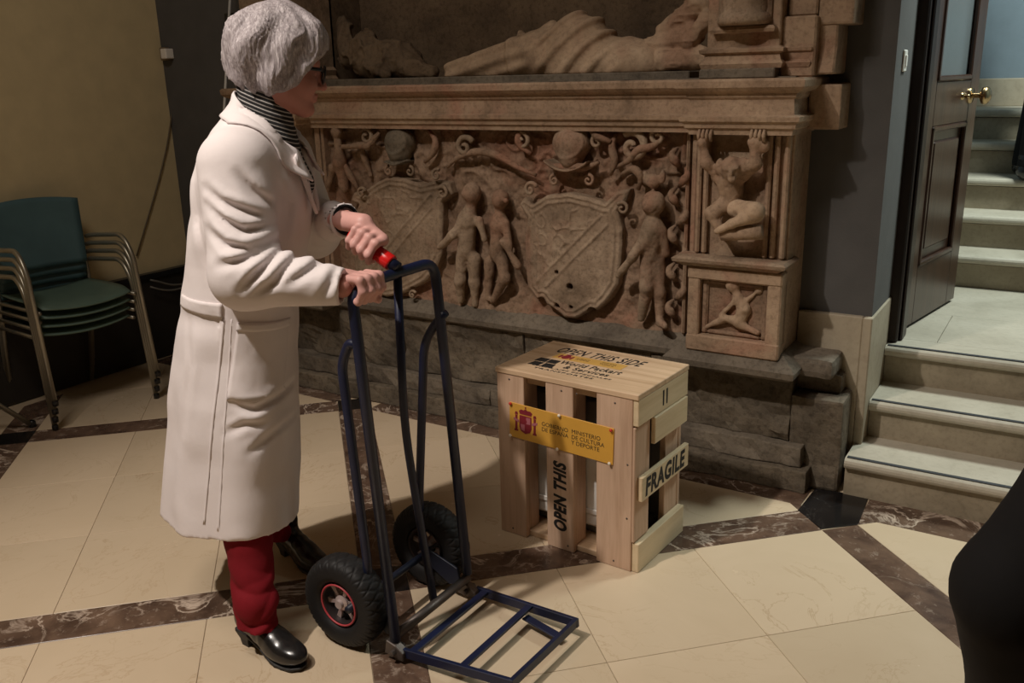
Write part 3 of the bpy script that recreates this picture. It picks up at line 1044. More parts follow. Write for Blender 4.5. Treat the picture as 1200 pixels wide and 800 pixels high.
shield('coat_of_arms', [(-2.859, 3.150, 0.992), (-2.774, 3.150, 1.011), (-2.710, 3.150, 1.045), (-2.633, 3.150, 1.074), (-2.542, 3.150, 1.070), (-2.458, 3.150, 1.048), (-2.382, 3.150, 1.065), (-2.309, 3.150, 1.061), (-2.294, 3.150, 1.011), (-2.351, 3.150, 0.971), (-2.356, 3.150, 0.881), (-2.369, 3.150, 0.736), (-2.407, 3.150, 0.663), (-2.458, 3.150, 0.611), (-2.519, 3.150, 0.577), (-2.601, 3.150, 0.537), (-2.695, 3.150, 0.514), (-2.777, 3.150, 0.522), (-2.848, 3.150, 0.556), (-2.885, 3.150, 0.619), (-2.890, 3.150, 0.734), (-2.875, 3.150, 0.876), (-2.833, 3.150, 0.938), (-2.884, 3.150, 0.951)],
       [((-2.529, 3.150, 0.572), 0.012)], 'smooth shield with curled corners', (-0.70, 0.71))


def helmet(name, c, w, dark, label, crest=1.0):
    c = np.array(c)
    def fn(p):
        q = p - c.astype(np.float32)
        d = ell(q, (0, 0.01, 0.012), (w, 0.065, w * 0.92))
        d = smin(d, ell(q, (0, 0.0, -w * 0.62), (w * (0.52 if crest > 0.8 else 0.72), 0.055, w * 0.55)), 0.03)
        br = np.abs(q[:, 2] + w * 1.16 - (q[:, 0] / w) ** 2 * w * 0.30)
        brim = np.maximum(np.maximum(br - 0.004, np.abs(q[:, 0]) - w * 1.25 * crest), np.abs(q[:, 1]) - 0.055)
        d = smin(d, brim, 0.012)
        vis = np.hypot(q[:, 0] * 0.9, q[:, 2] - 0.02) - w * 0.80
        d = d - np.exp(-(vis / 0.006) ** 2) * 0.004
        d = d + vnoise(p, 30) * 0.002
        return d
    o = sdf_obj(name, fn, c - (w * 1.6, 0.09, w * 1.6), c + (w * 1.6, 0.08, w * 1.3), 0.0045, dark, tomb)
    o['label'] = label


helmet('helmet', (-1.711, 3.160, 1.223), 0.076, M['tomb_figure'], 'pale domed helmet above the pitted shield')
helmet('helmet', (-2.568, 3.160, 1.213), 0.068, M['tomb_base'], 'dark domed helmet above the smooth shield', 0.62)


def spiral(c, r0, turns, up, rad, flip=1, n=34, start=0.0):
    c = np.array(c)
    pts, rr = [], []
    for k in range(n):
        t = k / (n - 1)
        a = start + flip * turns * 2 * PI * t
        r = r0 * (1 - 0.86 * t)
        pts.append(c + np.array((r * math.cos(a), -0.010 * t, r * math.sin(a) + up * (1 - t))))
        rr.append(rad * (1 - 0.4 * t))
    return pts, rr


for c, r, fl, st in (((-1.774, 3.140, 1.094), 0.022, 1, 1.6), ((-1.622, 3.140, 1.099), 0.022, -1, 1.6), ((-2.618, 3.140, 1.102), 0.022, 1, 1.6), ((-2.498, 3.140, 1.103), 0.022, -1, 1.6),
                     ((-2.787, 3.140, 0.996), 0.026, 1, 0.4), ((-2.327, 3.140, 1.018), 0.030, -1, 2.6), ((-1.885, 3.140, 1.052), 0.030, 1, 0.4), ((-1.476, 3.140, 0.998), 0.026, -1, 2.6),
                     ((-2.355, 3.140, 1.093), 0.026, 1, 1.0), ((-1.446, 3.160, 1.228), 0.060, -1, 2.2), ((-1.344, 3.160, 1.267), 0.035, 1, 1.0), ((-1.596, 3.160, 1.244), 0.030, 1, 0.3),
                     ((-2.751, 3.160, 1.247), 0.040, -1, 2.4), ((-2.215, 3.160, 1.213), 0.045, 1, 0.5), ((-1.933, 3.160, 1.242), 0.035, -1, 2.0), ((-2.863, 3.150, 0.508), 0.026, -1, 0.5), ((-2.531, 3.150, 0.544), 0.02, 1, 0.5)):
    pts, rr = spiral(c, r, 1.25, 0.0, max(0.007, r * 0.30), fl, start=st)
    v, f = tube_data(pts, rr, 8)
    mesh_obj('scroll', v, f, M['tomb_figure'], tomb, True)
# waving ribbons and mantling behind the helmets
RB = [[(-2.420, 3.170, 1.287), (-2.361, 3.160, 1.235), (-2.382, 3.160, 1.181), (-2.439, 3.170, 1.142)], [(-1.866, 3.150, 1.109), (-1.954, 3.150, 1.137), (-2.046, 3.160, 1.182), (-2.151, 3.160, 1.200), (-2.257, 3.160, 1.169), (-2.313, 3.160, 1.125)],
      [(-1.541, 3.160, 1.120), (-1.511, 3.150, 1.170), (-1.538, 3.160, 1.226), (-1.522, 3.170, 1.276)], [(-1.633, 3.160, 1.295), (-1.591, 3.150, 1.264), (-1.533, 3.150, 1.246)], [(-1.516, 3.160, 1.150), (-1.454, 3.150, 1.178), (-1.420, 3.150, 1.223), (-1.359, 3.150, 1.230), (-1.323, 3.160, 1.267)],
      [(-2.883, 3.160, 1.200), (-2.798, 3.140, 1.210), (-2.717, 3.140, 1.208), (-2.672, 3.150, 1.264)], [(-1.930, 3.170, 1.292), (-1.951, 3.150, 1.259), (-1.942, 3.160, 1.218), (-1.894, 3.160, 1.192)], [(-1.818, 3.150, 1.161), (-1.774, 3.140, 1.144), (-1.630, 3.140, 1.148), (-1.583, 3.150, 1.168)],
      [(-2.924, 3.170, 1.148), (-2.861, 3.150, 1.074), (-2.815, 3.150, 1.009)], [(-1.494, 3.160, 1.122), (-1.440, 3.150, 1.153), (-1.405, 3.150, 1.123), (-1.422, 3.160, 1.070)]]
for r in RB:
    pp = rounded(r, 0.05, 5)
    n = len(pp)
    v, f = tube_data(pp, [0.014 * (0.5 + math.sin(PI * (k + 0.5) / n) * 0.7) for k in range(n)], 8)
    mesh_obj('ribbon', v, f, M['tomb_panel'], tomb, True)
# leaf strip at the right edge of the panel
leafV = []
for k in range(9):
    z = 0.60 + k * 0.072
    sgn = 1 if k % 2 else -1
    leafV.append(tube_data(rounded([(-1.272, 3.195, z - 0.02), (-1.262 + 0.014 * sgn, 3.165, z), (-1.262 + 0.036 * sgn, 3.165, z + 0.028), (-1.262 + 0.016 * sgn, 3.185, z + 0.05)], 0.03, 4), [0.008, 0.011, 0.014, 0.016, 0.017, 0.017, 0.016, 0.015, 0.013, 0.012, 0.010, 0.006], 7))
for v, f in leafV:
    mesh_obj('leaf', v, f, M['tomb_panel'], tomb, True)


def figure(name, caps_, ells, label, h=0.0055, mat=None, k=0.018, amp=0.0026, parent=tomb, extra=None):
    pts = [np.array(c[0]) for c in caps_] + [np.array(c[1]) for c in caps_] + [np.array(e[0]) for e in ells]
    P = np.array(pts)
    lo = P.min(0) - 0.085; hi = P.max(0) + 0.085
    def fn(p):
        d = None
        for a, b, ra, rb in caps_:
            e = cap(p, a, b, ra, rb)
            d = e if d is None else smin(d, e, k)
        for c, r in ells:
            e = ell(p, c, r)
            d = e if d is None else smin(d, e, k)
        if extra is not None: d = extra(p, d)
        return d + vnoise(p, 34) * amp + vnoise(p, 16) * amp * 1.2 - np.clip(vnoise(p, 55) - 0.35, 0, 1) * -0.006
    o = sdf_obj(name, fn, lo, hi, h, mat or M['tomb_figure'], parent)
    if label: o['label'] = label
    return o


def fwd(p, dy):
    return (p[0], p[1] + dy, p[2])


# cherubs holding the shields
figure('cherub', [((-2.184, 3.150, 0.980), (-2.210, 3.150, 0.905), 0.022, 0.040), ((-2.210, 3.150, 0.905), (-2.232, 3.160, 0.776), 0.043, 0.038), ((-2.252, 3.160, 0.737), (-2.263, 3.150, 0.638), 0.030, 0.024), ((-2.263, 3.150, 0.638), (-2.278, 3.170, 0.540), 0.023, 0.016),
                  ((-2.195, 3.170, 0.732), (-2.200, 3.170, 0.625), 0.030, 0.022), ((-2.200, 3.170, 0.625), (-2.207, 3.180, 0.530), 0.022, 0.015), ((-2.235, 3.140, 0.891), (-2.265, 3.110, 0.841), 0.020, 0.018), ((-2.265, 3.110, 0.841), (-2.352, 3.130, 0.779), 0.017, 0.014), ((-2.148, 3.150, 0.909), (-2.132, 3.160, 0.828), 0.019, 0.015)],
       [((-2.179, 3.145, 1.024), (0.040, 0.042, 0.044)), ((-2.198, 3.115, 1.019), (0.010, 0.010, 0.010))], 'stone cherub right of the smooth shield')
figure('cherub', [((-2.053, 3.160, 0.957), (-2.055, 3.160, 0.899), 0.020, 0.036), ((-2.055, 3.160, 0.899), (-2.075, 3.170, 0.772), 0.038, 0.036), ((-2.048, 3.160, 0.743), (-2.020, 3.140, 0.672), 0.028, 0.022), ((-2.020, 3.140, 0.672), (-2.104, 3.170, 0.559), 0.022, 0.014),
                  ((-2.122, 3.180, 0.729), (-2.137, 3.180, 0.561), 0.026, 0.014), ((-2.019, 3.150, 0.903), (-1.988, 3.130, 0.815), 0.018, 0.015), ((-2.015, 3.120, 0.833), (-1.949, 3.130, 0.732), 0.013, 0.015)],
       [((-2.041, 3.150, 1.005), (0.036, 0.038, 0.040)), ((-1.993, 3.120, 1.004), (0.009, 0.009, 0.009))], 'stone cherub left of the pitted shield', mat=M['tomb_panel'])
figure('cherub', [((-1.353, 3.150, 0.978), (-1.355, 3.150, 0.926), 0.022, 0.040), ((-1.351, 3.140, 0.928), (-1.364, 3.150, 0.827), 0.044, 0.038), ((-1.370, 3.150, 0.800), (-1.367, 3.130, 0.704), 0.034, 0.028), ((-1.367, 3.130, 0.704), (-1.399, 3.160, 0.570), 0.026, 0.018),
                  ((-1.336, 3.160, 0.794), (-1.326, 3.160, 0.681), 0.028, 0.022), ((-1.326, 3.160, 0.681), (-1.323, 3.160, 0.566), 0.022, 0.016), ((-1.366, 3.120, 0.904), (-1.412, 3.100, 0.825), 0.022, 0.017), ((-1.412, 3.100, 0.825), (-1.482, 3.120, 0.742), 0.017, 0.013), ((-1.317, 3.150, 0.916), (-1.310, 3.170, 0.834), 0.020, 0.016), ((-1.315, 3.140, 0.565), (-1.281, 3.120, 0.560), 0.016, 0.014)],
       [((-1.350, 3.140, 1.024), (0.044, 0.044, 0.046)), ((-1.360, 3.160, 1.104), (0.026, 0.024, 0.030)), ((-1.395, 3.160, 1.116), (0.012, 0.014, 0.026)), ((-1.323, 3.160, 1.125), (0.012, 0.014, 0.028)), ((-1.365, 3.105, 1.015), (0.010, 0.010, 0.010))], 'stone cherub at the right of the pitted shield, arm stretched to it')
figure('winged_beast', [((-2.919, 3.150, 1.223), (-2.918, 3.150, 1.130), 0.018, 0.030), ((-2.927, 3.160, 1.129), (-2.917, 3.170, 1.011), 0.030, 0.024), ((-2.881, 3.140, 1.201), (-2.729, 3.130, 1.209), 0.012, 0.012), ((-2.729, 3.130, 1.209), (-2.672, 3.150, 1.264), 0.012, 0.008), ((-2.972, 3.160, 1.104), (-3.026, 3.170, 0.998), 0.022, 0.014), ((-2.796, 3.170, 1.185), (-2.764, 3.180, 1.074), 0.016, 0.010)],
       [((-2.919, 3.150, 1.269), (0.026, 0.028, 0.028))], 'small figure left of the dark helmet', mat=M['tomb_panel'])
# crouching bearer on the pilaster
figure('bearer', [((-1.034, 3.075, 1.132), (-1.036, 3.085, 1.048), 0.048, 0.040), ((-1.084, 3.070, 1.143), (-1.114, 3.045, 1.191), 0.022, 0.019), ((-1.114, 3.045, 1.191), (-1.127, 3.040, 1.255), 0.019, 0.016), ((-0.987, 3.070, 1.146), (-0.943, 3.045, 1.190), 0.022, 0.019), ((-0.943, 3.045, 1.190), (-0.948, 3.040, 1.258), 0.019, 0.016),
                  ((-1.058, 3.060, 1.038), (-1.080, 3.030, 1.017), 0.032, 0.028), ((-1.080, 3.030, 1.017), (-1.053, 3.020, 0.966), 0.024, 0.018)],
       [((-1.019, 3.035, 1.174), (0.038, 0.038, 0.042)), ((-1.064, 3.050, 1.180), (0.018, 0.026, 0.030)), ((-0.983, 3.050, 1.183), (0.020, 0.026, 0.030)), ((-1.008, 2.996, 1.164), (0.008, 0.011, 0.012)), ((-1.032, 3.002, 1.177), (0.007, 0.006, 0.005)), ((-0.990, 3.002, 1.179), (0.007, 0.006, 0.005)), ((-1.008, 3.000, 1.141), (0.014, 0.010, 0.010)), ((-1.128, 3.040, 1.261), (0.022, 0.022, 0.020)), ((-0.945, 3.040, 1.264), (0.026, 0.022, 0.020)), ((-0.916, 3.050, 1.252), (0.018, 0.018, 0.024))],
       'crouching stone figure holding up the cornice', 0.0045, M['tomb'], 0.014)
figure('bearer_leg', [((-1.009, 3.060, 1.035), (-0.930, 3.020, 1.033), 0.032, 0.034), ((-0.928, 3.015, 1.022), (-0.998, 3.000, 0.991), 0.031, 0.018), ((-0.998, 3.000, 0.991), (-1.052, 3.000, 0.961), 0.016, 0.012)], [((-0.922, 3.015, 1.028), (0.030, 0.026, 0.030))], 'pale leg of the crouching figure', 0.0045, M['effigy'], 0.012)  # this leg in a paler stone colour than the rest of the bearer
for c0 in ((-1.118, 3.030, 1.279), (-0.935, 3.030, 1.281)):
    for k in range(4):
        b = np.array(c0) + (0.014 * (k - 1.5), 0.0, 0.0)
        v, f = tube_data([b + (0, 0, -0.016), b + (0, -0.006, 0.006), b + (0, 0.004, 0.022)], [0.006, 0.0068, 0.005], 7)
        mesh_obj('finger', v, f, M['tomb'], tomb, True)
v, f = tube_data([(-1.044, 3.030, 0.950), (-0.903, 3.030, 0.963)], 0.026, 16)
mesh_obj('roll', v, f, M['tomb'], tomb, True)
# little relief in the lower frame
box('relief_plate', (PL + 0.03, 3.098, 0.55), (PR - 0.035, 3.12, 0.78), M['tomb_panel'], tomb)
figure('relief_figure', [((-1.006, 3.093, 0.736), (-0.971, 3.093, 0.670), 0.016, 0.026), ((-0.971, 3.093, 0.670), (-0.981, 3.093, 0.624), 0.026, 0.022), ((-0.991, 3.085, 0.625), (-1.043, 3.085, 0.632), 0.016, 0.012), ((-1.042, 3.085, 0.625), (-1.115, 3.093, 0.581), 0.011, 0.008), ((-0.978, 3.085, 0.614), (-0.914, 3.085, 0.590), 0.015, 0.010),
                         ((-1.001, 3.085, 0.700), (-1.050, 3.085, 0.644), 0.011, 0.008), ((-0.972, 3.093, 0.695), (-0.919, 3.093, 0.745), 0.011, 0.008)],
       [((-1.014, 3.088, 0.755), (0.026, 0.022, 0.026)), ((-0.922, 3.100, 0.749), (0.020, 0.012, 0.022))], None, 0.0045, M['tomb'], 0.010)

# upper storey: pedestal of a column at the right, blind niche with the effigy
box('pedestal', (-1.165, 3.075, 1.468), (-0.905, 3.40, 1.500), M['tomb_grey'], tomb, 0.004)
box('pedestal', (-0.905, 3.13, 1.468), (-0.792, 3.40, 1.66), M['tomb'], tomb, 0.006)
sweep('pedestal_moulding', [(-1.15, 3.4), (-1.15, 3.10), (-0.90, 3.10), (-0.90, 3.14), (-0.82, 3.14), (-0.82, 3.4)],
      [(-0.02, 1.498), (0.012, 1.500), (0.018, 1.515), (0.008, 1.528), (0.004, 1.545), (0.018, 1.552), (0.020, 1.562), (0.0, 1.570), (-0.02, 1.572)], M['tomb'], tomb)
box('pedestal_shaft', (-1.15, 3.105, 1.565), (-0.90, 3.42, 2.42), M['tomb'], tomb, 0.004)
box('pedestal_shaft', (-1.11, 3.085, 1.625), (-0.93, 3.12, 2.42), M['tomb_figure'], tomb, 0.010)
sweep('pedestal_collar', [(-1.115, 3.16), (-1.115, 3.085), (-0.925, 3.085), (-0.925, 3.16)], [(-0.02, 1.612), (0.012, 1.614), (0.016, 1.624), (0.008, 1.634), (-0.02, 1.636)], M['tomb'], tomb)
lathe('half_column', [(0.0, 1.636), (0.085, 1.638), (0.092, 1.650), (0.088, 1.668), (0.076, 1.680), (0.080, 1.700), (0.074, 1.76), (0.072, 2.42)], M['tomb_figure'], tomb, 28, 'z', True, (-1.02, 3.10, 0))
box('side_shaft', (-0.895, 3.16, 1.66), (-0.80, 3.42, 2.42), M['tomb'], tomb, 0.006)
prism('side_scroll', [(3.16, 1.475), (3.33, 1.475), (3.33, 1.80), (3.26, 1.80), (3.215, 1.72), (3.175, 1.66), (3.18, 1.56)], -0.80, -0.735, M['tomb'], tomb, 'yz', 0.006)
rough_block('side_corbel', (-0.80, 3.17, 1.63), (-0.688, 3.33, 2.42), M['tomb'], 0.005, bevel=0.008, seed=9)
box('left_shaft', (XL, 3.12, 1.468), (-3.14, 3.42, 2.42), M['tomb_figure'], tomb, 0.008)
sweep('left_moulding', [(XL, 3.4), (XL, 3.12), (-3.14, 3.12), (-3.14, 3.4)], [(0, 1.47), (0.02, 1.475), (0.025, 1.50), (0.01, 1.515), (0.018, 1.54), (0.0, 1.555)], M['tomb'], tomb)
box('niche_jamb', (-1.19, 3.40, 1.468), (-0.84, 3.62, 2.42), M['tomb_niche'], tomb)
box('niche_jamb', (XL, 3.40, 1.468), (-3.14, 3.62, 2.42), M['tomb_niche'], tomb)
box('niche_sill', (-3.14, 3.165, 1.468), (-1.235, 3.62, 1.497), M['tomb_grey'], tomb, 0.004)

# ------------------------------------------------------------------ reclining effigy on the tomb


def effigy_fn(p):
    n1 = vnoise(p, 5.0)
    d = ell(p, (-1.78, 3.37, 1.55), (0.155, 0.14, 0.175))
    d = smin(d, ell(p, (-1.60, 3.37, 1.53), (0.20, 0.13, 0.10)), 0.05)
    d = smin(d, cap(p, (-1.95, 3.36, 1.575), (-2.40, 3.36, 1.515), 0.098, 0.045), 0.035)
    d = smin(d, cap(p, (-1.93, 3.42, 1.645), (-2.32, 3.42, 1.56), 0.060, 0.035), 0.03)
    # folds sweeping over the raised knee
    a = (p[:, 0] + 1.78) * 0.62 - (p[:, 2] - 1.55) * 0.78 + n1 * 0.012
    fold = np.sin(a * 78 + n1 * 0.8)
    wnd = np.clip((p[:, 0] + 1.96) / 0.06, 0, 1) * np.clip((-1.52 - p[:, 0]) / 0.10, 0, 1)
    d = d - (np.maximum(fold, -0.3) * 0.013) * wnd
    b = (p[:, 2] - 1.53) * 0.9 + (p[:, 0] + 2.2) * -0.22
    wl = np.clip((-1.94 - p[:, 0]) / 0.05, 0, 1)
    d = d - np.sin(b * 120 + n1) * 0.006 * wl
    ed = np.abs(p[:, 0] + 2.06 + (p[:, 2] - 1.53) * 0.2)
    d = d - np.exp(-(ed / 0.012) ** 2) * 0.012
    d = d + vnoise(p, 26) * 0.003
    return np.maximum(d, 1.495 - p[:, 2])


eff = empty('reclining_effigy', (-1.8, 3.36, 1.497))
tag(eff, 'reclining stone effigy in pleated robes lying on the tomb ledge', 'statue')
V, F = surface_nets(effigy_fn, (-2.50, 3.20, 1.48), (-1.38, 3.56, 1.76), 0.0065)
fast_obj('robe', V - np.array((-1.8, 3.36, 1.497)), F, M['effigy'], eff)


def bundle_fn(p):
    d = cap(p, (-1.47, 3.35, 1.535), (-1.25, 3.33, 1.54), 0.038, 0.042)
    d = smin(d, cap(p, (-1.47, 3.36, 1.585), (-1.30, 3.35, 1.625), 0.036, 0.045), 0.015)
    d = smin(d, cap(p, (-1.42, 3.37, 1.64), (-1.27, 3.36, 1.73), 0.030, 0.050), 0.015)
    d = smin(d, cap(p, (-1.30, 3.32, 1.60), (-1.23, 3.32, 1.68), 0.030, 0.028), 0.012)
    q = p * np.array((0.6, 1, 1.6), np.float32)
    d = d - np.clip(0.3 - np.abs(vnoise(q, 26)), 0, 1) * 0.020
    d = d + vnoise(p, 50) * 0.003
    return np.maximum(d, 1.495 - p[:, 2])


V, F = surface_nets(bundle_fn, (-1.55, 3.22, 1.48), (-1.17, 3.47, 1.82), 0.0055)
fast_obj('cushion', V - np.array((-1.8, 3.36, 1.497)), F, M['effigy'], eff)['label'] = 'crumpled carved cloth and curls at the head end'


def beast_fn(p):
    d = ell(p, (-2.78, 3.40, 1.56), (0.17, 0.10, 0.09))
    d = smin(d, ell(p, (-2.92, 3.38, 1.62), (0.075, 0.07, 0.09)), 0.04)
    d = smin(d, cap(p, (-2.66, 3.36, 1.55), (-2.50, 3.34, 1.52), 0.05, 0.03), 0.03)
    d = smin(d, cap(p, (-2.90, 3.34, 1.57), (-2.72, 3.29, 1.512), 0.035, 0.022), 0.03)
    d = smin(d, cap(p, (-3.02, 3.38, 1.60), (-3.06, 3.40, 1.74), 0.05, 0.03), 0.03)
    d = d - np.clip(0.28 - np.abs(vnoise(p, 17)), 0, 1) * 0.055 - np.clip(0.25 - np.abs(vnoise(p + 4.0, 34)), 0, 1) * 0.022 + vnoise(p, 9) * 0.012
    return np.maximum(d, 1.495 - p[:, 2])


V, F = surface_nets(beast_fn, (-3.12, 3.22, 1.48), (-2.42, 3.55, 1.78), 0.0075)
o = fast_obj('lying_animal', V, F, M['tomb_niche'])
tag(o, 'worn dark stone animal crouching at the feet of the reclining effigy', 'statue')

# ------------------------------------------------------------------ wooden transport crate
CX, CY = -1.276, 2.475          # centre of the crate on the floor
crate = empty('wooden_crate', (CX, CY, 0.0006), math.radians(-3.6))
tag(crate, 'pale slatted wooden transport crate stencilled OPEN THIS SIDE and FRAGILE', 'crate')
HW, HD, HT = 0.250, 0.150, 0.590
T = 0.020


def board(name, lo, hi, mat, bevel=0.002):
    return box(name, lo, hi, mat, crate, bevel)


lid = board('lid', (-HW - 0.004, -HD - T - 0.003, HT - 0.018), (HW + 0.020, HD + T + 0.004, HT), M['crate_wood_x'])
fb = []
for x0, x1 in ((-HW, -0.144), (-0.060, 0.042), (0.126, HW)):
    fb.append(board('front_slat', (x0, -HD - T, 0.0), (x1, -HD, HT - 0.018), M['crate_wood']))
board('front_head', (-HW + 0.10, -HD + 0.001, HT - 0.045), (HW - 0.115, -HD + 0.018, HT - 0.018), M['crate_wood_x'])
board('front_foot', (-HW + 0.002, -HD + 0.001, 0.0), (HW - 0.002, -HD + 0.10, 0.020), M['crate_wood_x'])
for x0, x1 in ((-0.162, -0.1455), (0.0245, 0.041), (-0.059, -0.045), (0.127, 0.143)):
    board('inner_rib', (x0, -HD + 0.001, 0.021), (x1, -HD + 0.060, HT - 0.046), M['crate_wood'])
# bottom, back and left sides
board('bottom', (-HW, -HD + 0.102, 0.0), (HW, HD, 0.018), M['crate_wood_x'])
for x0, x1 in ((-HW, -HW + 0.11), (-0.06, 0.06), (HW - 0.11, HW)):
    board('back_slat', (x0, HD, 0.0), (x1, HD + T, HT - 0.018), M['crate_wood'])
for y0, y1 in ((-HD + 0.002, -0.055), (0.05, HD - 0.002)):
    board('side_post', (-HW, y0, 0.021), (-HW + 0.018, y1, HT - 0.019), M['crate_wood'])
for z0, z1 in ((0.03, 0.12), (0.27, 0.36), (0.47, 0.56)):
    board('side_rail', (-HW + 0.019, -HD + 0.065, z0), (-HW + 0.030, HD - 0.002, z1), M['crate_wood_y'])
# right side: posts behind, boards in front
board('side_post', (HW - 0.020, -HD + 0.062, 0.021), (HW - 0.0005, -0.072, HT - 0.019), M['crate_wood'])
board('side_post', (HW - 0.020, 0.056, 0.021), (HW - 0.0005, HD - 0.002, HT - 0.019), M['crate_wood'])
board('side_edge', (HW + 0.0005, -HD - T + 0.001, 0.102), (HW + 0.010, -0.074, HT - 0.108), M['crate_wood'])
sb_top = board('side_board', (HW + 0.0005, -HD - T + 0.002, 0.488), (HW + 0.019, HD + T, HT - 0.0185), M['crate_pale'])
board('side_board', (HW + 0.0105, -0.070, 0.400), (HW + 0.025, HD + T - 0.010, 0.487), M['crate_pale'])
sb_frag = board('side_board', (HW + 0.0105, -HD - 0.002, 0.238), (HW + 0.027, HD + T + 0.004, 0.318), M['crate_pale'])
board('side_board', (HW + 0.0005, -HD - 0.014, 0.0), (HW + 0.024, HD + T - 0.012, 0.098), M['crate_pale'])
# padded case inside
inner = board('inner_case', (-HW + 0.032, -HD + 0.066, 0.060), (HW - 0.090, HD - 0.03, 0.36), M['wrap'], 0.012)
board('foam_block', (-HW + 0.034, -HD + 0.075, 0.362), (HW - 0.090, HD - 0.03, 0.50), M['foam'], 0.006)
board('foam_block', (-HW + 0.034, -HD + 0.103, 0.019), (HW - 0.060, HD - 0.03, 0.058), M['foam'], 0.006)
board('inner_wall', (-HW + 0.034, HD - 0.028, 0.02), (HW - 0.023, HD - 0.004, HT - 0.03), M['foam'], 0.003)
lip = board('case_lip', (-HW + 0.032, -HD + 0.061, 0.110), (HW - 0.090, -HD + 0.0655, 0.128), M['wrap'], 0.002)

FRONT = -HD - T
# writing on the lid (seen from the front)
LZ = HT + 0.0003
text_obj('lettering', 'OPEN THIS SIDE', 0.062, M['ink'], lid, Matrix.Translation((-0.012, 0.094, LZ)), 0.0010, 0.28, 0.0002, spacing=1.12, fit=(0.325, 0.058))
lab = box('label', (-0.150, 0.006, LZ - 0.0002), (0.110, 0.058, LZ + 0.0004), M['sign_pale'], lid)
text_obj('lettering', 'World Packart', 0.050, M['ink'], lid, Matrix.Translation((0.018, -0.021, LZ)), 0.0010, 0.1, 0.0002, spacing=1.10, fit=(0.225, 0.034))
text_obj('lettering', '& Services', 0.050, M['ink'], lid, Matrix.Translation((0.024, -0.060, LZ)), 0.0010, 0.1, 0.0002, spacing=1.10, fit=(0.165, 0.028))
text_obj('lettering', 'EMBALAJES ESPECIALES', 0.0235, M['ink'], lid, Matrix.Translation((-0.014, -0.093, LZ)), 0.0003, 0.1, 0.0002, spacing=1.12, fit=(0.292, 0.013))
text_obj('lettering', 'TRANSPORTES', 0.0235, M['ink'], lid, Matrix.Translation((-0.030, -0.113, LZ)), 0.0006, 0.1, 0.0002, spacing=1.25, fit=(0.22, 0.012))
for x, y, s1, s2 in ((-0.160, -0.032, -0.004, 0.0), (-0.119, -0.032, 0.0, 0.0), (-0.156, -0.074, -0.006, -0.004), (-0.113, -0.074, 0.0, 0.006)):
    prism('emblem', [(x - 0.019 + s1, y - 0.0185), (x + 0.019 + s2, y - 0.0185), (x + 0.019, y + 0.0185), (x - 0.019, y + 0.0185)], LZ - 0.0002, LZ + 0.0003, M['ink'], lid, 'xy')
# small crest on the lid label
for x, y, rx, ry in ((-0.108, 0.030, 0.016, 0.020), (-0.130, 0.030, 0.005, 0.017), (-0.086, 0.030, 0.005, 0.017), (-0.108, 0.053, 0.012, 0.005)):
    prism('crest', [(x + rx * math.cos(a * PI / 6), y + ry * math.sin(a * PI / 6)) for a in range(12)], LZ + 0.0003, LZ + 0.0007, M['ink_red'], lid, 'xy')
for x in (-0.045, 0.050):
    text_obj('lettering', 'GOBIERNO\nDE ESPAÑA' if x < 0 else 'MINISTERIO\nDE CULTURA\nY DEPORTE', 0.010, M['ink'], lid, Matrix.Translation((x, 0.032, LZ + 0.0005)), 0, 0, 0.0001)
# OPEN THIS running up the middle slat
RX90 = Matrix.Rotation(PI / 2, 4, 'X')
text_obj('lettering', 'OPEN THIS', 0.066, M['ink'], fb[1], Matrix.Translation((-0.009, FRONT - 0.0003, 0.190)) @ RX90 @ Matrix.Rotation(PI / 2, 4, 'Z'), 0.0032, 0.22, 0.0002, spacing=1.10, fit=(0.245, 0.050))
# side marks
RXY = Matrix.Rotation(PI / 2, 4, 'Z') @ RX90
text_obj('lettering', 'FRAGILE', 0.082, M['ink'], sb_frag, Matrix.Translation((HW + 0.0274, 0.008, 0.279)) @ RXY, 0.0034, 0.10, 0.0002, spacing=1.10, fit=(0.276, 0.062))
for y in (-0.006, 0.018):
    prism('arrow_mark', [(y - 0.004, 0.506), (y + 0.004, 0.506), (y + 0.005, 0.556), (y - 0.005, 0.556)], HW + 0.019, HW + 0.0196, M['ink'], sb_top, 'yz')
# government sign on the slats
sign = empty('office_sign')
sign.parent = crate
sign.location = (-0.006, FRONT - 0.0005, 0.414)
sign.rotation_euler = (0, math.radians(1.6), 0)
SW2, SH2 = 0.194, 0.060
plate = box('sign_plate', (-SW2, -0.0035, -SH2), (SW2, 0.0, SH2), M['sign_yellow'], sign, 0.0008)
plate['label'] = 'yellow sign with maroon coat of arms'
SY = -0.0037


def sign_text(body, size, x, z):
    text_obj('lettering', body, size, M['ink'], sign, Matrix.Translation((x, SY, z)) @ RX90, 0.0, 0, 0.0002, 'LEFT', 1.02, 0.95)


sign_text('GOBIERNO\nDE ESPAÑA', 0.0195, -0.068, 0.004)
sign_text('MINISTERIO\nDE CULTURA\nY DEPORTE', 0.0195, 0.044, -0.004)


def crest_piece(outline, mat, dy=0.0, name='coat_of_arms'):
    prism(name, [(a - 0.130, b + 0.002) for a, b in outline], SY - 0.0008 - dy, SY + 0.0002, mat, sign, 'xz')


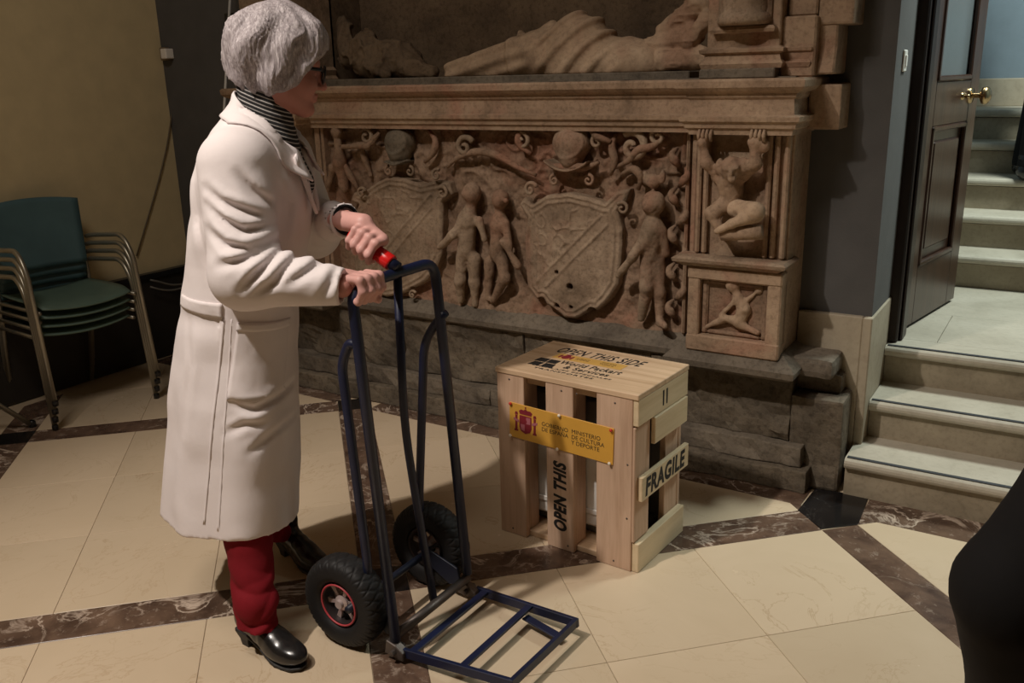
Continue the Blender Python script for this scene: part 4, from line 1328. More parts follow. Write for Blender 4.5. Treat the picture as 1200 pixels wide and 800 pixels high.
crest_piece([(-0.023, 0.022), (0.023, 0.022), (0.024, -0.018), (0.018, -0.032), (0.0, -0.040), (-0.018, -0.032), (-0.024, -0.018)], M['ink_red'])
crest_piece([(0.003, 0.018), (0.019, 0.018), (0.019, -0.004), (0.003, -0.004)], M['ink_pink'], 0.0003)
crest_piece([(-0.019, -0.008), (-0.003, -0.008), (-0.003, -0.030), (-0.016, -0.028)], M['ink_pink'], 0.0003)
crest_piece([(0.006 * math.cos(a * PI / 5), 0.004 + 0.007 * math.sin(a * PI / 5)) for a in range(10)], M['ink_red'], 0.0006)
crest_piece([(-0.022, 0.026), (0.022, 0.026), (0.026, 0.036), (0.018, 0.042), (0.008, 0.041), (0.0, 0.046), (-0.008, 0.041), (-0.018, 0.042), (-0.026, 0.036)], M['ink_red'])
crest_piece([(-0.002, 0.047), (0.002, 0.047), (0.002, 0.054), (-0.002, 0.054)], M['ink_red'])
for s in (-1, 1):
    crest_piece([(s * 0.032, 0.020), (s * 0.040, 0.020), (s * 0.040, -0.030), (s * 0.032, -0.030)], M['ink_red'])
    crest_piece([(s * 0.029, -0.030), (s * 0.043, -0.030), (s * 0.043, -0.036), (s * 0.029, -0.036)], M['ink_red'])
    crest_piece([(s * 0.030, 0.022), (s * 0.042, 0.022), (s * 0.040, 0.031), (s * 0.032, 0.031)], M['ink_red'])
    crest_piece([(s * 0.026, 0.004), (s * 0.046, 0.010), (s * 0.046, 0.002), (s * 0.026, -0.005)], M['ink_pink'], 0.0003)
for x, z, k in ((-SW2 + 0.006, SH2 - 0.004, 'pin_red'), (SW2 - 0.008, SH2 - 0.006, 'pin_red'), (0.0, SH2 - 0.002, 'pin_white'), (-SW2 + 0.006, -SH2 + 0.004, 'pin_white'), (-0.005, -SH2 + 0.002, 'pin_white'), (SW2 - 0.010, -SH2 + 0.004, 'pin_white')):
    lathe('pin', [(0.0, -0.0085), (0.0035, -0.008), (0.0052, -0.006), (0.0052, -0.003), (0.003, 0.0)], M[k], sign, 12, 'y', True, (x, -0.0032, z))
# screws in the slats
for x, z in ((-0.20, 0.555), (0.0, 0.553), (0.055, 0.553), (0.19, 0.55), (0.235, 0.36), (0.235, 0.18), (-0.20, 0.02), (0.02, 0.02), (0.19, 0.02)):
    lathe('screw', [(0.0, -0.0012), (0.003, -0.0010), (0.0036, 0.0)], M['worn_steel'], crate, 8, 'y', True, (x, FRONT, z))

# ------------------------------------------------------------------ hand truck
truck = empty('hand_truck', (-1.42, 1.745, 0.0006))
tag(truck, 'dark blue steel hand truck with two pneumatic wheels and a red grip', 'hand truck')
TO = np.array((-1.42, 1.745, 0.0006))


def tl(*pts):
    return [np.array(p) - TO for p in pts]


YN, YF = 1.582, 1.908
RT = 0.0145
frame = tube('frame', rounded(tl((-1.398, YN, 0.055), (-1.462, YN + 0.002, 1.016), (-1.452, YF - 0.002, 1.022), (-1.388, YF, 0.09)), 0.052, 8), RT, M['truck_blue'], truck, 14)
tube('centre_rail', rounded(tl((-1.455, 1.752, 1.016), (-1.468, 1.758, 0.60), (-1.452, 1.765, 0.40), (-1.408, 1.768, 0.068)), 0.12, 8), 0.0115, M['truck_blue'], truck, 12)
# rear skid loops
tube('skid_loop', rounded(tl((-1.452, YN + 0.002, 0.872), (-1.480, YN, 0.876), (-1.512, YN, 0.815), (-1.480, YN + 0.004, 0.245), (-1.520, YN + 0.02, 0.13)), 0.035, 7), 0.0125, M['truck_blue'], truck, 12)
tube('skid_loop', rounded(tl((-1.425, YF, 0.882), (-1.470, YF, 0.835), (-1.505, YF, 0.775), (-1.555, YF, 0.275), (-1.545, YF - 0.005, 0.13)), 0.05, 7), 0.0125, M['truck_blue'], truck, 12)
tube('foot_bar', tl((-1.400, YN - 0.004, 0.066), (-1.392, YF + 0.006, 0.072)), 0.0135, M['worn_steel'], truck, 12)
tube('axle', tl((-1.525, YN - 0.04, 0.128), (-1.525, YF + 0.04, 0.128)), 0.011, M['truck_dark'], truck, 12)
for y in (YN + 0.014, YF - 0.022):
    prism('axle_plate', [(-0.125, 0.112), (-0.105, 0.150), (0.010, 0.110), (0.022, 0.060), (-0.02, 0.050), (-0.115, 0.105)], y - TO[1], y + 0.006 - TO[1], M['truck_dark'], truck, 'xz', 0.001)
for y in (YN - 0.006, YF + 0.006):
    b = prism('hinge_bracket', [(-0.004, 0.018), (0.058, 0.010), (0.060, 0.034), (0.034, 0.052), (0.004, 0.060)], y - 0.012 - TO[1], y + 0.012 - TO[1], M['worn_steel'], truck, 'xz', 0.002)
    lathe('bolt', [(0.0, -0.026), (0.008, -0.025), (0.008, -0.012), (0.005, -0.012), (0.005, 0.02), (0.009, 0.02), (0.009, 0.026), (0, 0.026)], M['worn_steel'], b, 6, 'y', False, (0.030, y - TO[1], 0.032))
# folding toe plate: a frame of flat bars, its outer end standing a little off the floor


def flat_bar(name, a, b, w, t=0.018, parent=truck):
    """bar between two 3-D points (top centre line), w wide and t thick"""
    a = np.array(a, float) - TO; b = np.array(b, float) - TO
    d = (b - a) / np.linalg.norm(b - a)
    n = np.cross((0, 0, 1.0), d); n /= np.linalg.norm(n); u = np.cross(d, n)
    V = [p + n * sx * w / 2 - u * tz for p in (a, b) for sx, tz in ((-1, 0), (1, 0), (1, t), (-1, t))]
    bm = bmesh.new()
    vs = [bm.verts.new(v) for v in V]
    for q in ((0, 1, 2, 3), (7, 6, 5, 4), (0, 4, 5, 1), (1, 5, 6, 2), (2, 6, 7, 3), (3, 7, 4, 0)):
        bm.faces.new([vs[i] for i in q])
    bmesh.ops.recalc_face_normals(bm, faces=bm.faces)
    bmesh.ops.bevel(bm, geom=list(bm.edges), offset=0.0012, segments=1, affect='EDGES')
    return bm_obj(name, bm, M['truck_blue'], parent)


flat_bar('toe_frame', (-1.386, 1.580, 0.040), (-1.030, 1.590, 0.066), 0.012, 0.026)
flat_bar('toe_frame', (-1.372, 1.930, 0.040), (-1.014, 1.897, 0.066), 0.012, 0.026)
flat_bar('toe_frame', (-1.036, 1.586, 0.066), (-1.020, 1.900, 0.066), 0.012, 0.026)
flat_bar('toe_bar', (-1.342, 1.586, 0.042), (-1.335, 1.922, 0.042), 0.022, 0.010)
flat_bar('toe_bar', (-1.182, 1.590, 0.054), (-1.174, 1.906, 0.054), 0.020, 0.010)
flat_bar('toe_tongue', (-1.172, 1.878, 0.034), (-1.045, 1.850, 0.030), 0.026, 0.006)
# red pistol grip on a blue stub
gA = np.array((-1.447, 1.745, 1.035)) - TO; gB = np.array((-1.566, 1.735, 1.104)) - TO
gd = (gB - gA) / np.linalg.norm(gB - gA)
tube('grip_stub', [gA, gA + gd * 0.05], 0.0160, M['truck_blue'], truck, 14)
gr = [(0.020, 0.0200), (0.024, 0.0215), (0.040, 0.0215), (0.060, 0.0205), (0.100, 0.0210), (0.150, 0.0220), (0.158, 0.0205), (0.162, 0.012)]
v, f = tube_data([gA + gd * t for t, r in gr], [r for t, r in gr], 18)
o = mesh_obj('grip', v, f, M['grip_red'], truck, True); o['label'] = 'red rubber grip'

# wheels
WR, WW = 0.131, 0.043


def tyre_data():
    nu, nv = 312, 56
    V = []
    for i in range(nu):
        a = 2 * PI * i / nu
        for j in range(nv):
            b = 2 * PI * j / nv
            cs, sn = math.cos(b), math.sin(b)
            ex = 0.72
            px = math.copysign(abs(cs) ** ex, cs); py = math.copysign(abs(sn) ** ex, sn)
            r = 0.096 + 0.035 * px
            y = WW * py
            if cs > -0.05:
                u1 = a * 26 + y * 125; u2 = a * 26 - y * 125
                g = max(max(0, math.cos(u1)) ** 9, max(0, math.cos(u2)) ** 9)
                r -= 0.0042 * g * min(1, (cs + 0.05) * 4)
            V.append((r * math.cos(a), y, r * math.sin(a)))
    F = [(i * nv + j, ((i + 1) % nu) * nv + j, ((i + 1) % nu) * nv + (j + 1) % nv, i * nv + (j + 1) % nv) for i in range(nu) for j in range(nv)]
    return V, F


def make_wheel(x, y, side):
    w = empty('wheel', tuple(np.array((x, y, WR)) - TO)); w.parent = truck
    w.rotation_euler = (0, 0.35 + y, 0)
    v, f = tyre_data()
    mesh_obj('tyre', v, f, M['rubber'], w, True)
    parts = [lathe_data([(0.056, -0.030), (0.062, -0.034), (0.064, -0.026), (0.060, 0.0), (0.064, 0.026), (0.062, 0.034), (0.056, 0.030), (0.054, 0.0), (0.056, -0.030)], 40, 'y')]
    v, f = merge_data(parts)
    mesh_obj('rim', v, f, M['rim_dark'], w, True)
    for sd in (side,):
        tube('rim_ring', [(0.060 * math.cos(a), sd * 0.034, 0.060 * math.sin(a)) for a in [2 * PI * k / 40 for k in range(40)]], 0.0028, M['rim_red'], w, 6, True)['label'] = 'red ring of the wheel rim'
    sp = [lathe_data([(0.0, -0.034), (0.012, -0.034), (0.013, -0.026), (0.022, -0.022), (0.022, 0.022), (0.013, 0.026), (0.012, 0.034), (0.0, 0.034)], 20, 'y')]
    for k in range(6):
        a = k * PI / 3
        for s in (-1, 1):
            b1, b2 = a - 0.14, a + 0.14
            c1, c2 = a - 0.24, a + 0.24
            sp.append(([(0.016 * math.cos(b), s * 0.018, 0.016 * math.sin(b)) for b in (c1, c2)] + [(0.056 * math.cos(b), s * 0.016, 0.056 * math.sin(b)) for b in (b2, b1)] +
                       [(0.016 * math.cos(b), s * 0.010, 0.016 * math.sin(b)) for b in (c1, c2)] + [(0.056 * math.cos(b), s * 0.008, 0.056 * math.sin(b)) for b in (b2, b1)],
                       [(0, 1, 2, 3), (7, 6, 5, 4), (0, 4, 5, 1), (1, 5, 6, 2), (2, 6, 7, 3), (3, 7, 4, 0)]))
    v, f = merge_data(sp)
    mesh_obj('hub', v, f, M['rim_metal'], w)
    return w


make_wheel(-1.560, 1.578, -1)
make_wheel(-1.545, 1.940, 1)

# ------------------------------------------------------------------ stacked armchairs by the beige wall


def chair_parts():
    ch = empty('stacking_chair')
    for s in (-1, 1):
        y = 0.245 * s
        tube('leg_frame', rounded([(0.250, y * 1.03, 0.006), (0.185, y * 1.01, 0.60), (0.120, y, 0.690), (-0.16, y * 0.97, 0.665), (-0.205, y * 0.96, 0.655)], 0.13, 9), 0.0115, M['chair_metal'], ch, 10)
        lathe('foot_cap', [(0.0, 0.0), (0.014, 0.0), (0.014, 0.02), (0.012, 0.024)], M['black_plastic'], ch, 10, 'z', True, (0.251, y * 1.03, 0.0))
        tube('back_post', rounded([(-0.300, y * 0.86, 0.006), (-0.215, y * 0.90, 0.42), (-0.225, y * 0.88, 0.62), (-0.262, y * 0.86, 0.80)], 0.10, 6), 0.0110, M['chair_metal'], ch, 10)
        tube('seat_rail', [(-0.22, y * 0.90, 0.402), (0.195, y * 0.92, 0.412)], 0.009, M['chair_metal'], ch, 8)
    # seat: thin curved shell
    n = 14
    V, F = [], []
    for top in (1, 0):
        for i in range(n):
            for j in range(n):
                u, w = i / (n - 1) * 2 - 1, j / (n - 1) * 2 - 1
                x = u * 0.215 * (1 - 0.10 * w * w * (u > 0)); y = w * 0.222 * (1 - 0.06 * u * u)
                z = 0.420 + 0.018 * w * w - 0.028 * max(0, u - 0.55) ** 1.5 * 2 + (0.008 if top else 0)
                V.append((x - 0.005, y, z))
    N = n * n
    for i in range(n - 1):
        for j in range(n - 1):
            a = i * n + j
            F.append((a, a + n, a + n + 1, a + 1))
            F.append((N + a, N + a + 1, N + a + n + 1, N + a + n))
    for k in range(n - 1):
        for a, b in ((k, k + 1), ((n - 1) * n + k + 1, (n - 1) * n + k)):
            F.append((a, b, N + b, N + a))
        for a, b in (((k + 1) * n, k * n), (k * n + n - 1, (k + 1) * n + n - 1)):
            F.append((a, b, N + b, N + a))
    mesh_obj('seat', V, F, M['chair_seat'], ch, True)
    # backrest: tall curved shell
    V, F = [], []
    for top in (1, 0):
        for i in range(n):
            for j in range(n):
                u, w = i / (n - 1), j / (n - 1) * 2 - 1
                z = 0.535 + u * 0.330 - 0.022 * w * w * u
                y = w * (0.205 + 0.030 * u)
                x = -0.215 - 0.060 * u + 0.030 * w * w + (0.010 if top else 0)
                V.append((x, y, z))
    F = []
    for i in range(n - 1):
        for j in range(n - 1):
            a = i * n + j
            F.append((a, a + 1, a + n + 1, a + n))
            F.append((N + a, N + a + n, N + a + n + 1, N + a + 1))
    for k in range(n - 1):
        for a, b in ((k + 1, k), ((n - 1) * n + k, (n - 1) * n + k + 1)):
            F.append((a, b, N + b, N + a))
        for a, b in ((k * n, (k + 1) * n), ((k + 1) * n + n - 1, k * n + n - 1)):
            F.append((a, b, N + b, N + a))
    mesh_obj('backrest', V, F, M['chair_teal'], ch, True)
    return ch


def copy_thing(src):
    r = src.copy(); COL.objects.link(r)
    for c in list(src.children):
        d = c.copy(); COL.objects.link(d); d.parent = r
    return r


first = chair_parts()
clabels = ['lowest teal and green armchair of the stack by the beige wall', 'second chair from the bottom of the stacked teal armchairs',
           'third chair from the bottom of the stacked teal armchairs', 'topmost teal stacking armchair with its backrest fully in view']
for k in range(4):
    c = first if k == 0 else copy_thing(first)
    c.location = (-4.035 + 0.012 * k, 2.388, 0.0006 + 0.041 * k)
    c.rotation_euler = (0, 0, math.radians(-6.0))
    tag(c, clabels[k], 'chair', 'stacked teal armchairs')

stand = empty('tripod_stand', (-4.03, 1.72, 0.0006))
tag(stand, 'metal tripod stand at the left edge beside the stacked chairs', 'stand')
for a, b in (((0.0, 0.0, 0.42), (0.085, 0.362, 0.006)), ((0.0, 0.0, 0.42), (0.22, -0.28, 0.006)), ((0.0, 0.0, 0.42), (-0.20, -0.20, 0.006))):
    lg = tube('leg', [a, b], 0.012, M['chair_metal'], stand, 10)
    lathe('rubber_foot', [(0.0, -0.006), (0.018, -0.006), (0.016, 0.018), (0.012, 0.024)], M['black_plastic'], lg, 10, 'z', True, b)
tube('pole', [(0, 0, 0.36), (0, 0, 1.25)], 0.013, M['chair_metal'], stand, 10)
lathe('collar', [(0.013, 0.38), (0.024, 0.385), (0.024, 0.45), (0.013, 0.455)], M['black_plastic'], stand, 14)

# ------------------------------------------------------------------ small things on the left walls
sens = empty('wall_sensor', (-4.284, 3.360, 1.651))
tag(sens, 'small white box with a brown back at the corner of the beige wall', 'sensor')
box('bracket', (-0.045, -0.03, -0.034), (0.0, 0.0, 0.034), M['brown_plastic'], sens, 0.003)
box('cover', (-0.012, -0.052, -0.026), (0.034, -0.0005, 0.026), M['white_plastic'], sens, 0.004)
wire = tube('sensor_cable', rounded([(-4.338, 3.376, 1.595), (-4.338, 3.376, 1.487), (-4.338, 3.373, 1.359), (-4.340, 3.320, 1.191), (-4.340, 3.240, 1.012), (-4.340, 3.136, 0.813), (-4.340, 3.019, 0.595)], 0.2, 5), 0.004, M['cable_brown'], None, 8)
tag(wire, 'thin brown cable running down the beige wall from the small white box', 'cable')
ra, rb = np.array((-3.479, 2.703, 0.012)), np.array((-3.673, 3.300, 2.003))
rod = empty('white_rod', tuple(ra))
tag(rod, 'thin white rod with a black clip leaning in the corner left of the tomb', 'rod')
rd = (rb - ra) / np.linalg.norm(rb - ra)
tube('pole', [(0, 0, 0), rb - ra], 0.0065, M['cable_white'], rod, 8)
cp = np.array((-3.696, 3.280, 1.798)) - ra
box('clip', tuple(cp - (0.022, 0.016, 0.026)), tuple(cp + (0.042, 0.012, 0.026)), M['black_plastic'], rod, 0.004)
for k, pts in enumerate(([(-4.280, 3.040, 0.463), (-4.270, 3.085, 0.445), (-4.270, 3.159, 0.410), (-4.280, 3.251, 0.395), (-4.280, 3.356, 0.409)], [(-4.270, 3.027, 0.428), (-4.260, 3.092, 0.396), (-4.260, 3.175, 0.378), (-4.270, 3.271, 0.382), (-4.280, 3.377, 0.384)])):
    o = tube('loose_cable', rounded(pts, 0.2, 4), 0.0055, M['cable_grey'], None, 8)
    tag(o, ['upper grey cable hanging along the dark panel behind the woman', 'lower grey cable drooping along the dark panel behind the woman'][k], 'cable', 'loose cables behind the chairs')

# ------------------------------------------------------------------ the woman (local x is the way she faces, y to her left, z up)
WO = (-1.89, 1.63, 0.0006)
woman = empty('person', WO, 0.56572)
tag(woman, 'grey haired person in a white lab coat and red trousers gripping the hand truck', 'person')

ZT_ = np.array([0.26, 0.297, 0.427, 0.558, 0.686, 0.811, 0.932, 1.049, 1.163, 1.263, 1.329, 1.383, 1.425, 1.46], np.float32)
CXT = np.array([-0.116, -0.113, -0.090, -0.070, -0.054, -0.036, -0.013, 0.020, 0.042, 0.058, 0.066, 0.074, 0.086, 0.095], np.float32)
HXT = np.array([0.194, 0.193, 0.190, 0.184, 0.177, 0.169, 0.159, 0.157, 0.154, 0.146, 0.126, 0.102, 0.076, 0.060], np.float32)
HYT = np.array([0.252, 0.250, 0.240, 0.229, 0.216, 0.194, 0.184, 0.180, 0.186, 0.188, 0.180, 0.150, 0.092, 0.066], np.float32)
SHN, ELN, WRN = (0.062, -0.165, 1.300), (0.077, -0.235, 1.047), (0.316, -0.262, 1.017)
SHF, ELF, WRF = (0.095, 0.165, 1.290), (0.150, 0.225, 1.075), (0.284, 0.020, 1.136)
MIDF = (0.168, 0.140, 1.110)
DC = -0.012


def torso(p, grow=0.0):
    z = p[:, 2]
    cx = np.interp(z, ZT_, CXT); hx = np.interp(z, ZT_, HXT) + grow; hy = np.interp(z, ZT_, HYT) + grow
    sh = np.interp(z, [0.30, 0.80, 1.15], [-0.26, -0.18, 0.0])
    q = np.hypot((p[:, 0] - cx - sh * (p[:, 1] - DC)) / hx, (p[:, 1] - DC) / hy)
    return (q - 1) * np.minimum(hx, hy) * 0.92


def crease(ph):
    """Narrow valleys between broad soft ridges."""
    return (1 - np.abs(np.sin(ph))) ** 1.5


def carve(p, d, lines, ymid, w, depth):
    """Press creases into the near side of a cloth surface, each with a raised lip above it."""
    m = (np.abs(d) < 0.035) & (p[:, 1] < ymid)
    if not m.any(): return d
    q = p[m][:, [0, 2]]; add = np.zeros(len(q), np.float32)
    for ln, k in lines:
        P = np.array([(a[0], a[2]) for a in ln], np.float32)
        best = np.full(len(q), 1e9, np.float32); sd = np.zeros(len(q), np.float32); par = np.zeros(len(q), np.float32)
        n = len(P) - 1
        for i in range(n):
            ab = P[i + 1] - P[i]
            t = np.clip(((q - P[i]) @ ab) / (ab @ ab), 0, 1)
            v = q - P[i] - t[:, None] * ab
            e = np.hypot(v[:, 0], v[:, 1])
            s_ = np.sign(ab[0] * v[:, 1] - ab[1] * v[:, 0])
            u = e < best
            best = np.where(u, e, best); sd = np.where(u, s_, sd); par = np.where(u, (i + t) / n, par)
        tp = np.clip(np.sin(PI * (0.06 + 0.88 * par)), 0, 1)
        add += k * depth * tp * (np.exp(-(best / w) ** 2) - 0.62 * np.exp(-((best - 1.9 * w) / (1.1 * w)) ** 2) * (sd > 0) - 0.25 * np.exp(-((best - 1.9 * w) / (1.1 * w)) ** 2) * (sd <= 0))
    gate = 1.0 if np.isscalar(ymid) else np.clip((ymid[m] - p[m][:, 1]) / 0.03, 0, 1)
    out = d.copy(); out[m] += add * gate
    return out


SLEEVE_FOLDS = [([(0.088, -0.250, 1.293), (0.123, -0.250, 1.246), (0.159, -0.250, 1.205)], 0.8),
                ([(0.013, -0.250, 1.259), (0.048, -0.250, 1.230), (0.102, -0.250, 1.207), (0.149, -0.250, 1.183)], 0.9),
                ([(0.015, -0.250, 1.221), (0.052, -0.250, 1.188), (0.097, -0.250, 1.162), (0.155, -0.250, 1.165)], 1.0),
                ([(0.012, -0.250, 1.164), (0.053, -0.250, 1.132), (0.109, -0.250, 1.120), (0.154, -0.250, 1.134)], 1.0),
                ([(0.038, -0.270, 1.085), (0.090, -0.270, 1.096), (0.136, -0.270, 1.107), (0.162, -0.270, 1.125)], 1.1),
                ([(0.086, -0.300, 1.024), (0.122, -0.300, 1.058), (0.154, -0.300, 1.090), (0.178, -0.300, 1.112)], 1.1),
                ([(0.114, -0.310, 1.015), (0.166, -0.310, 1.043), (0.195, -0.310, 1.077), (0.219, -0.310, 1.098)], 1.0),
                ([(0.183, -0.320, 1.032), (0.238, -0.320, 1.059), (0.271, -0.320, 1.079), (0.296, -0.320, 1.088)], 0.8),
                ([(0.273, -0.320, 1.003), (0.296, -0.320, 1.035), (0.308, -0.320, 1.068)], 0.7)]
COAT_FOLDS = [([(0.004, -0.200, 0.708), (0.055, -0.200, 0.688), (0.105, -0.200, 0.703), (0.140, -0.200, 0.728)], 1.0),
              ([(-0.023, -0.200, 0.631), (0.029, -0.200, 0.653), (0.077, -0.200, 0.647)], 0.7),
              ([(0.034, -0.200, 0.574), (0.087, -0.200, 0.611), (0.133, -0.200, 0.629)], 0.6),
              ([(0.174, -0.100, 1.303), (0.195, -0.100, 1.251), (0.207, -0.100, 1.195)], 0.8),
              ([(0.150, -0.150, 1.277), (0.168, -0.150, 1.203), (0.150, -0.150, 1.107)], 0.9),
              ([(-0.054, -0.100, 1.287), (-0.050, -0.120, 1.162), (-0.026, -0.150, 1.035)], 0.8),
              ([(-0.113, -0.100, 0.924), (-0.112, -0.120, 0.801), (-0.151, -0.130, 0.613)], 0.5)]


def coat_fn(p):
    p = p.astype(np.float32)
    z = p[:, 2]
    n1 = vnoise(p, 6.0); n2 = vnoise(p, 15.0)
    d = torso(p)
    ang = np.arctan2(p[:, 1] - DC, p[:, 0] - np.interp(z, ZT_, CXT))
    low = np.clip((0.95 - z) / 0.6, 0, 1)
    d = d + low * (np.sin(ang * 7 + n1 * 1.2) * 0.0055 + np.sin(ang * 3 + 1.0) * 0.004)
    d = d + n2 * 0.0028 + n1 * 0.004
    # waist gathered slightly below the half belt
    d = d + np.exp(-((z - 0.915) / 0.03) ** 2) * 0.006 * (p[:, 0] < np.interp(z, ZT_, CXT))
    # pulls from the armpit across the side and front
    side = np.clip((-p[:, 1] - 0.02) / 0.10, 0, 1)
    d = d + side * np.clip(1 - np.abs(z - 1.12) / 0.20, 0, 1) * 0.002 * crease((z - 0.55 * p[:, 0]) * 22 + n1 * 1.6)
    d = d + side * np.clip(1 - np.abs(z - 0.62) / 0.22, 0, 1) * 0.002 * crease((p[:, 0] + 0.25 * z) * 15 + n1 * 1.3 + 0.8)
    # shoulder blade and back folds
    d = d - np.clip(1 - np.abs(z - 1.18) / 0.12, 0, 1) * np.sin((p[:, 0] * 0.5 - z) * 42 + n1 * 2) * 0.0035
    # near sleeve
    up = cap(p, SHN, ELN, 0.090, 0.080)
    fo = cap(p, ELN, WRN, 0.078, 0.043)
    t1 = seg_t(p, SHN, ELN); t2 = seg_t(p, ELN, WRN)
    ax = np.array(ELN, np.float32) - np.array(SHN, np.float32)
    E_, S_, W_ = (np.array(k, np.float32) for k in (ELN, SHN, WRN))
    ua = (E_ - S_) / np.linalg.norm(E_ - S_); fa = (W_ - E_) / np.linalg.norm(W_ - E_)
    ff = fa - ua * (fa @ ua); ff /= np.linalg.norm(ff)              # towards the inside of the elbow, seen from the upper arm
    fu = -ua + fa * (ua @ fa); fu /= np.linalg.norm(fu)             # the same for the forearm
    fx = ((p - S_) @ ff) / 0.085; gx = ((p - E_) @ fu) / 0.07
    sy = (p[:, 1] - S_[1]) / 0.085
    w1 = np.clip((t1 + 0.05) / 0.3, 0, 1) * np.clip((1.15 - t1) / 0.2, 0, 1) * np.clip(0.62 + 0.5 * fx, 0.12, 1)
    gate = np.clip(0.80 + 1.1 * vnoise(p + 5.5, 9.0), 0.15, 1.25)
    up = up - 0.003 + w1 * gate * 0.006 * crease(t1 * 8.6 - fx * 1.3 + n1 * 1.8 + sy * 0.6 + 0.5)
    w2 = np.clip((t2 + 0.15) / 0.2, 0, 1) * np.clip((0.90 - t2) / 0.15, 0, 1) * np.clip(0.60 + 0.5 * gx, 0.15, 1)
    nearel = np.clip(1.15 - 0.75 * t2, 0.25, 1.1)
    fo = fo - 0.003 + w2 * gate * nearel * 0.007 * crease(t2 * 8.0 + gx * 1.9 + n1 * 2.0 + 1.2)
    sl = smin(up, fo, 0.035)
    sl = carve(p, sl, SLEEVE_FOLDS, np.where(t1 < 0.9, -0.185, -0.235), 0.0105, 0.014)
    d = carve(p, d, COAT_FOLDS, -0.08, 0.010, 0.008)
    cut = (p - np.array(WRN, np.float32)) @ ((np.array(WRN, np.float32) - np.array(ELN, np.float32)) / np.linalg.norm(np.array(WRN) - np.array(ELN)))
    sl = np.maximum(sl, cut)
    d = smin(d, sl, 0.022)
    # far sleeve
    a = cap(p, SHF, ELF, 0.085, 0.075); b = cap(p, ELF, MIDF, 0.074, 0.066); c = cap(p, MIDF, WRF, 0.066, 0.044)
    tf = seg_t(p, MIDF, WRF)
    c = c + np.sin(tf * 18 + n1 * 2) * 0.005
    sf = smin(smin(a, b, 0.03), c, 0.03)
    cutf = (p - np.array(WRF, np.float32)) @ ((np.array(WRF, np.float32) - np.array(MIDF, np.float32)) / np.linalg.norm(np.array(WRF) - np.array(MIDF)))
    sf = np.maximum(sf, cutf)
    d = smin(d, sf, 0.018)
    # hollow skirt, open cuffs and neck
    inn = torso(p, -0.030)
    d = np.maximum(d, -np.maximum(inn, z - 0.62))
    hem = 0.303 + 0.004 * np.sin(ang * 4) + np.maximum(0, -p[:, 1]) * 0.12
    d = np.maximum(d, hem - z)
    d = np.maximum(d, -cap(p, MIDF, np.array(WRF) * 2 - np.array(MIDF), 0.040, 0.034))
    d = np.maximum(d, -cap(p, (np.array(ELN) + np.array(WRN)) / 2, np.array(WRN) * 1.5 - np.array(ELN) * 0.5, 0.022, 0.040))
    d = np.maximum(d, np.where((p[:, 0] > -0.02) & (np.abs(p[:, 1] - DC) < 0.13) & (z > 1.26), (z - (1.452 - 1.22 * (p[:, 0] - 0.045)) - 2.5 * np.maximum(0, np.abs(p[:, 1] - DC) - 0.070)) * 0.5, -1.0))
    # neck opening: a V towards the front
    d = np.maximum(d, -cap(p, (0.112, DC, 1.37), (0.100, DC, 1.60), 0.062, 0.078))
    d = np.maximum(d, -cap(p, (0.20, DC, 1.27), (0.13, DC, 1.50), 0.030, 0.075))
    return d


V, F = surface_nets(coat_fn, (-0.34, -0.36, 0.27), (0.42, 0.34, 1.47), 0.0062)
coat = fast_obj('lab_coat', V, F, M['coat'], woman)
coat['label'] = 'white lab coat'


def coat_y(x, z, guess=-0.33):
    """y of the near surface of the coat at (x, z) by marching from the camera side."""
    ys = np.linspace(guess, 0.1, 140).astype(np.float32)
    pts = np.stack([np.full_like(ys, x), ys, np.full_like(ys, z)], 1)
    D = np.array(coat_fn(pts))
    k = np.argmax(D < 0)
    return float(ys[k]) if D[k] < 0 else None


def coat_patch(name, corner, nu, nv, off, thick, rim=True, fn_only=None):
    """A cloth piece lying on the coat: corner(u,v) -> (x,z); follows the surface at a small distance."""
    q = []
    for i in range(nu + 1):
        for j in range(nv + 1):
            q.append(corner(i / nu, j / nv))
    ysn = np.linspace(-0.33, 0.05, 160).astype(np.float32)
    allp = np.stack([np.repeat([a for a, b in q], 160), np.tile(ysn, len(q)), np.repeat([b for a, b in q], 160)], 1).astype(np.float32)
    D = (torso(allp) if fn_only else np.array(coat_fn(allp))).reshape(len(q), 160)
    k = np.argmax(D < 0, axis=1)
    ok = D[np.arange(len(q)), k] < 0
    y = np.where(ok, ysn[k], 0.0)
    Vv, Ff = [], []
    for (a, b), yy in zip(q, y): Vv.append((a, yy - off - thick, b))
    for (a, b), yy in zip(q, y): Vv.append((a, yy - off + 0.006, b))
    m = nv + 1; N = len(q)
    for i in range(nu):
        for j in range(nv):
            a = i * m + j
            Ff.append((a, a + m, a + m + 1, a + 1)); Ff.append((N + a, N + a + 1, N + a + m + 1, N + a + m))
    for i in range(nu):
        for j, fl in ((0, 1), (nv, 0)):
            a, b = i * m + j, (i + 1) * m + j
            Ff.append((a, N + a, N + b, b) if fl else (b, N + b, N + a, a))
    for j in range(nv):
        for i, fl in ((0, 0), (nu, 1)):
            a, b = i * m + j, i * m + j + 1
            Ff.append((a, N + a, N + b, b) if fl else (b, N + b, N + a, a))
    return mesh_obj(name, Vv, Ff, M['coat'], coat, True)


def quadlerp(p00, p10, p01, p11):
    def f(u, v):
        a = [p00[0] + (p10[0] - p00[0]) * u, p00[2] + (p10[2] - p00[2]) * u]
        b = [p01[0] + (p11[0] - p01[0]) * u, p01[2] + (p11[2] - p01[2]) * u]
        return a[0] + (b[0] - a[0]) * v, a[1] + (b[1] - a[1]) * v
    return f


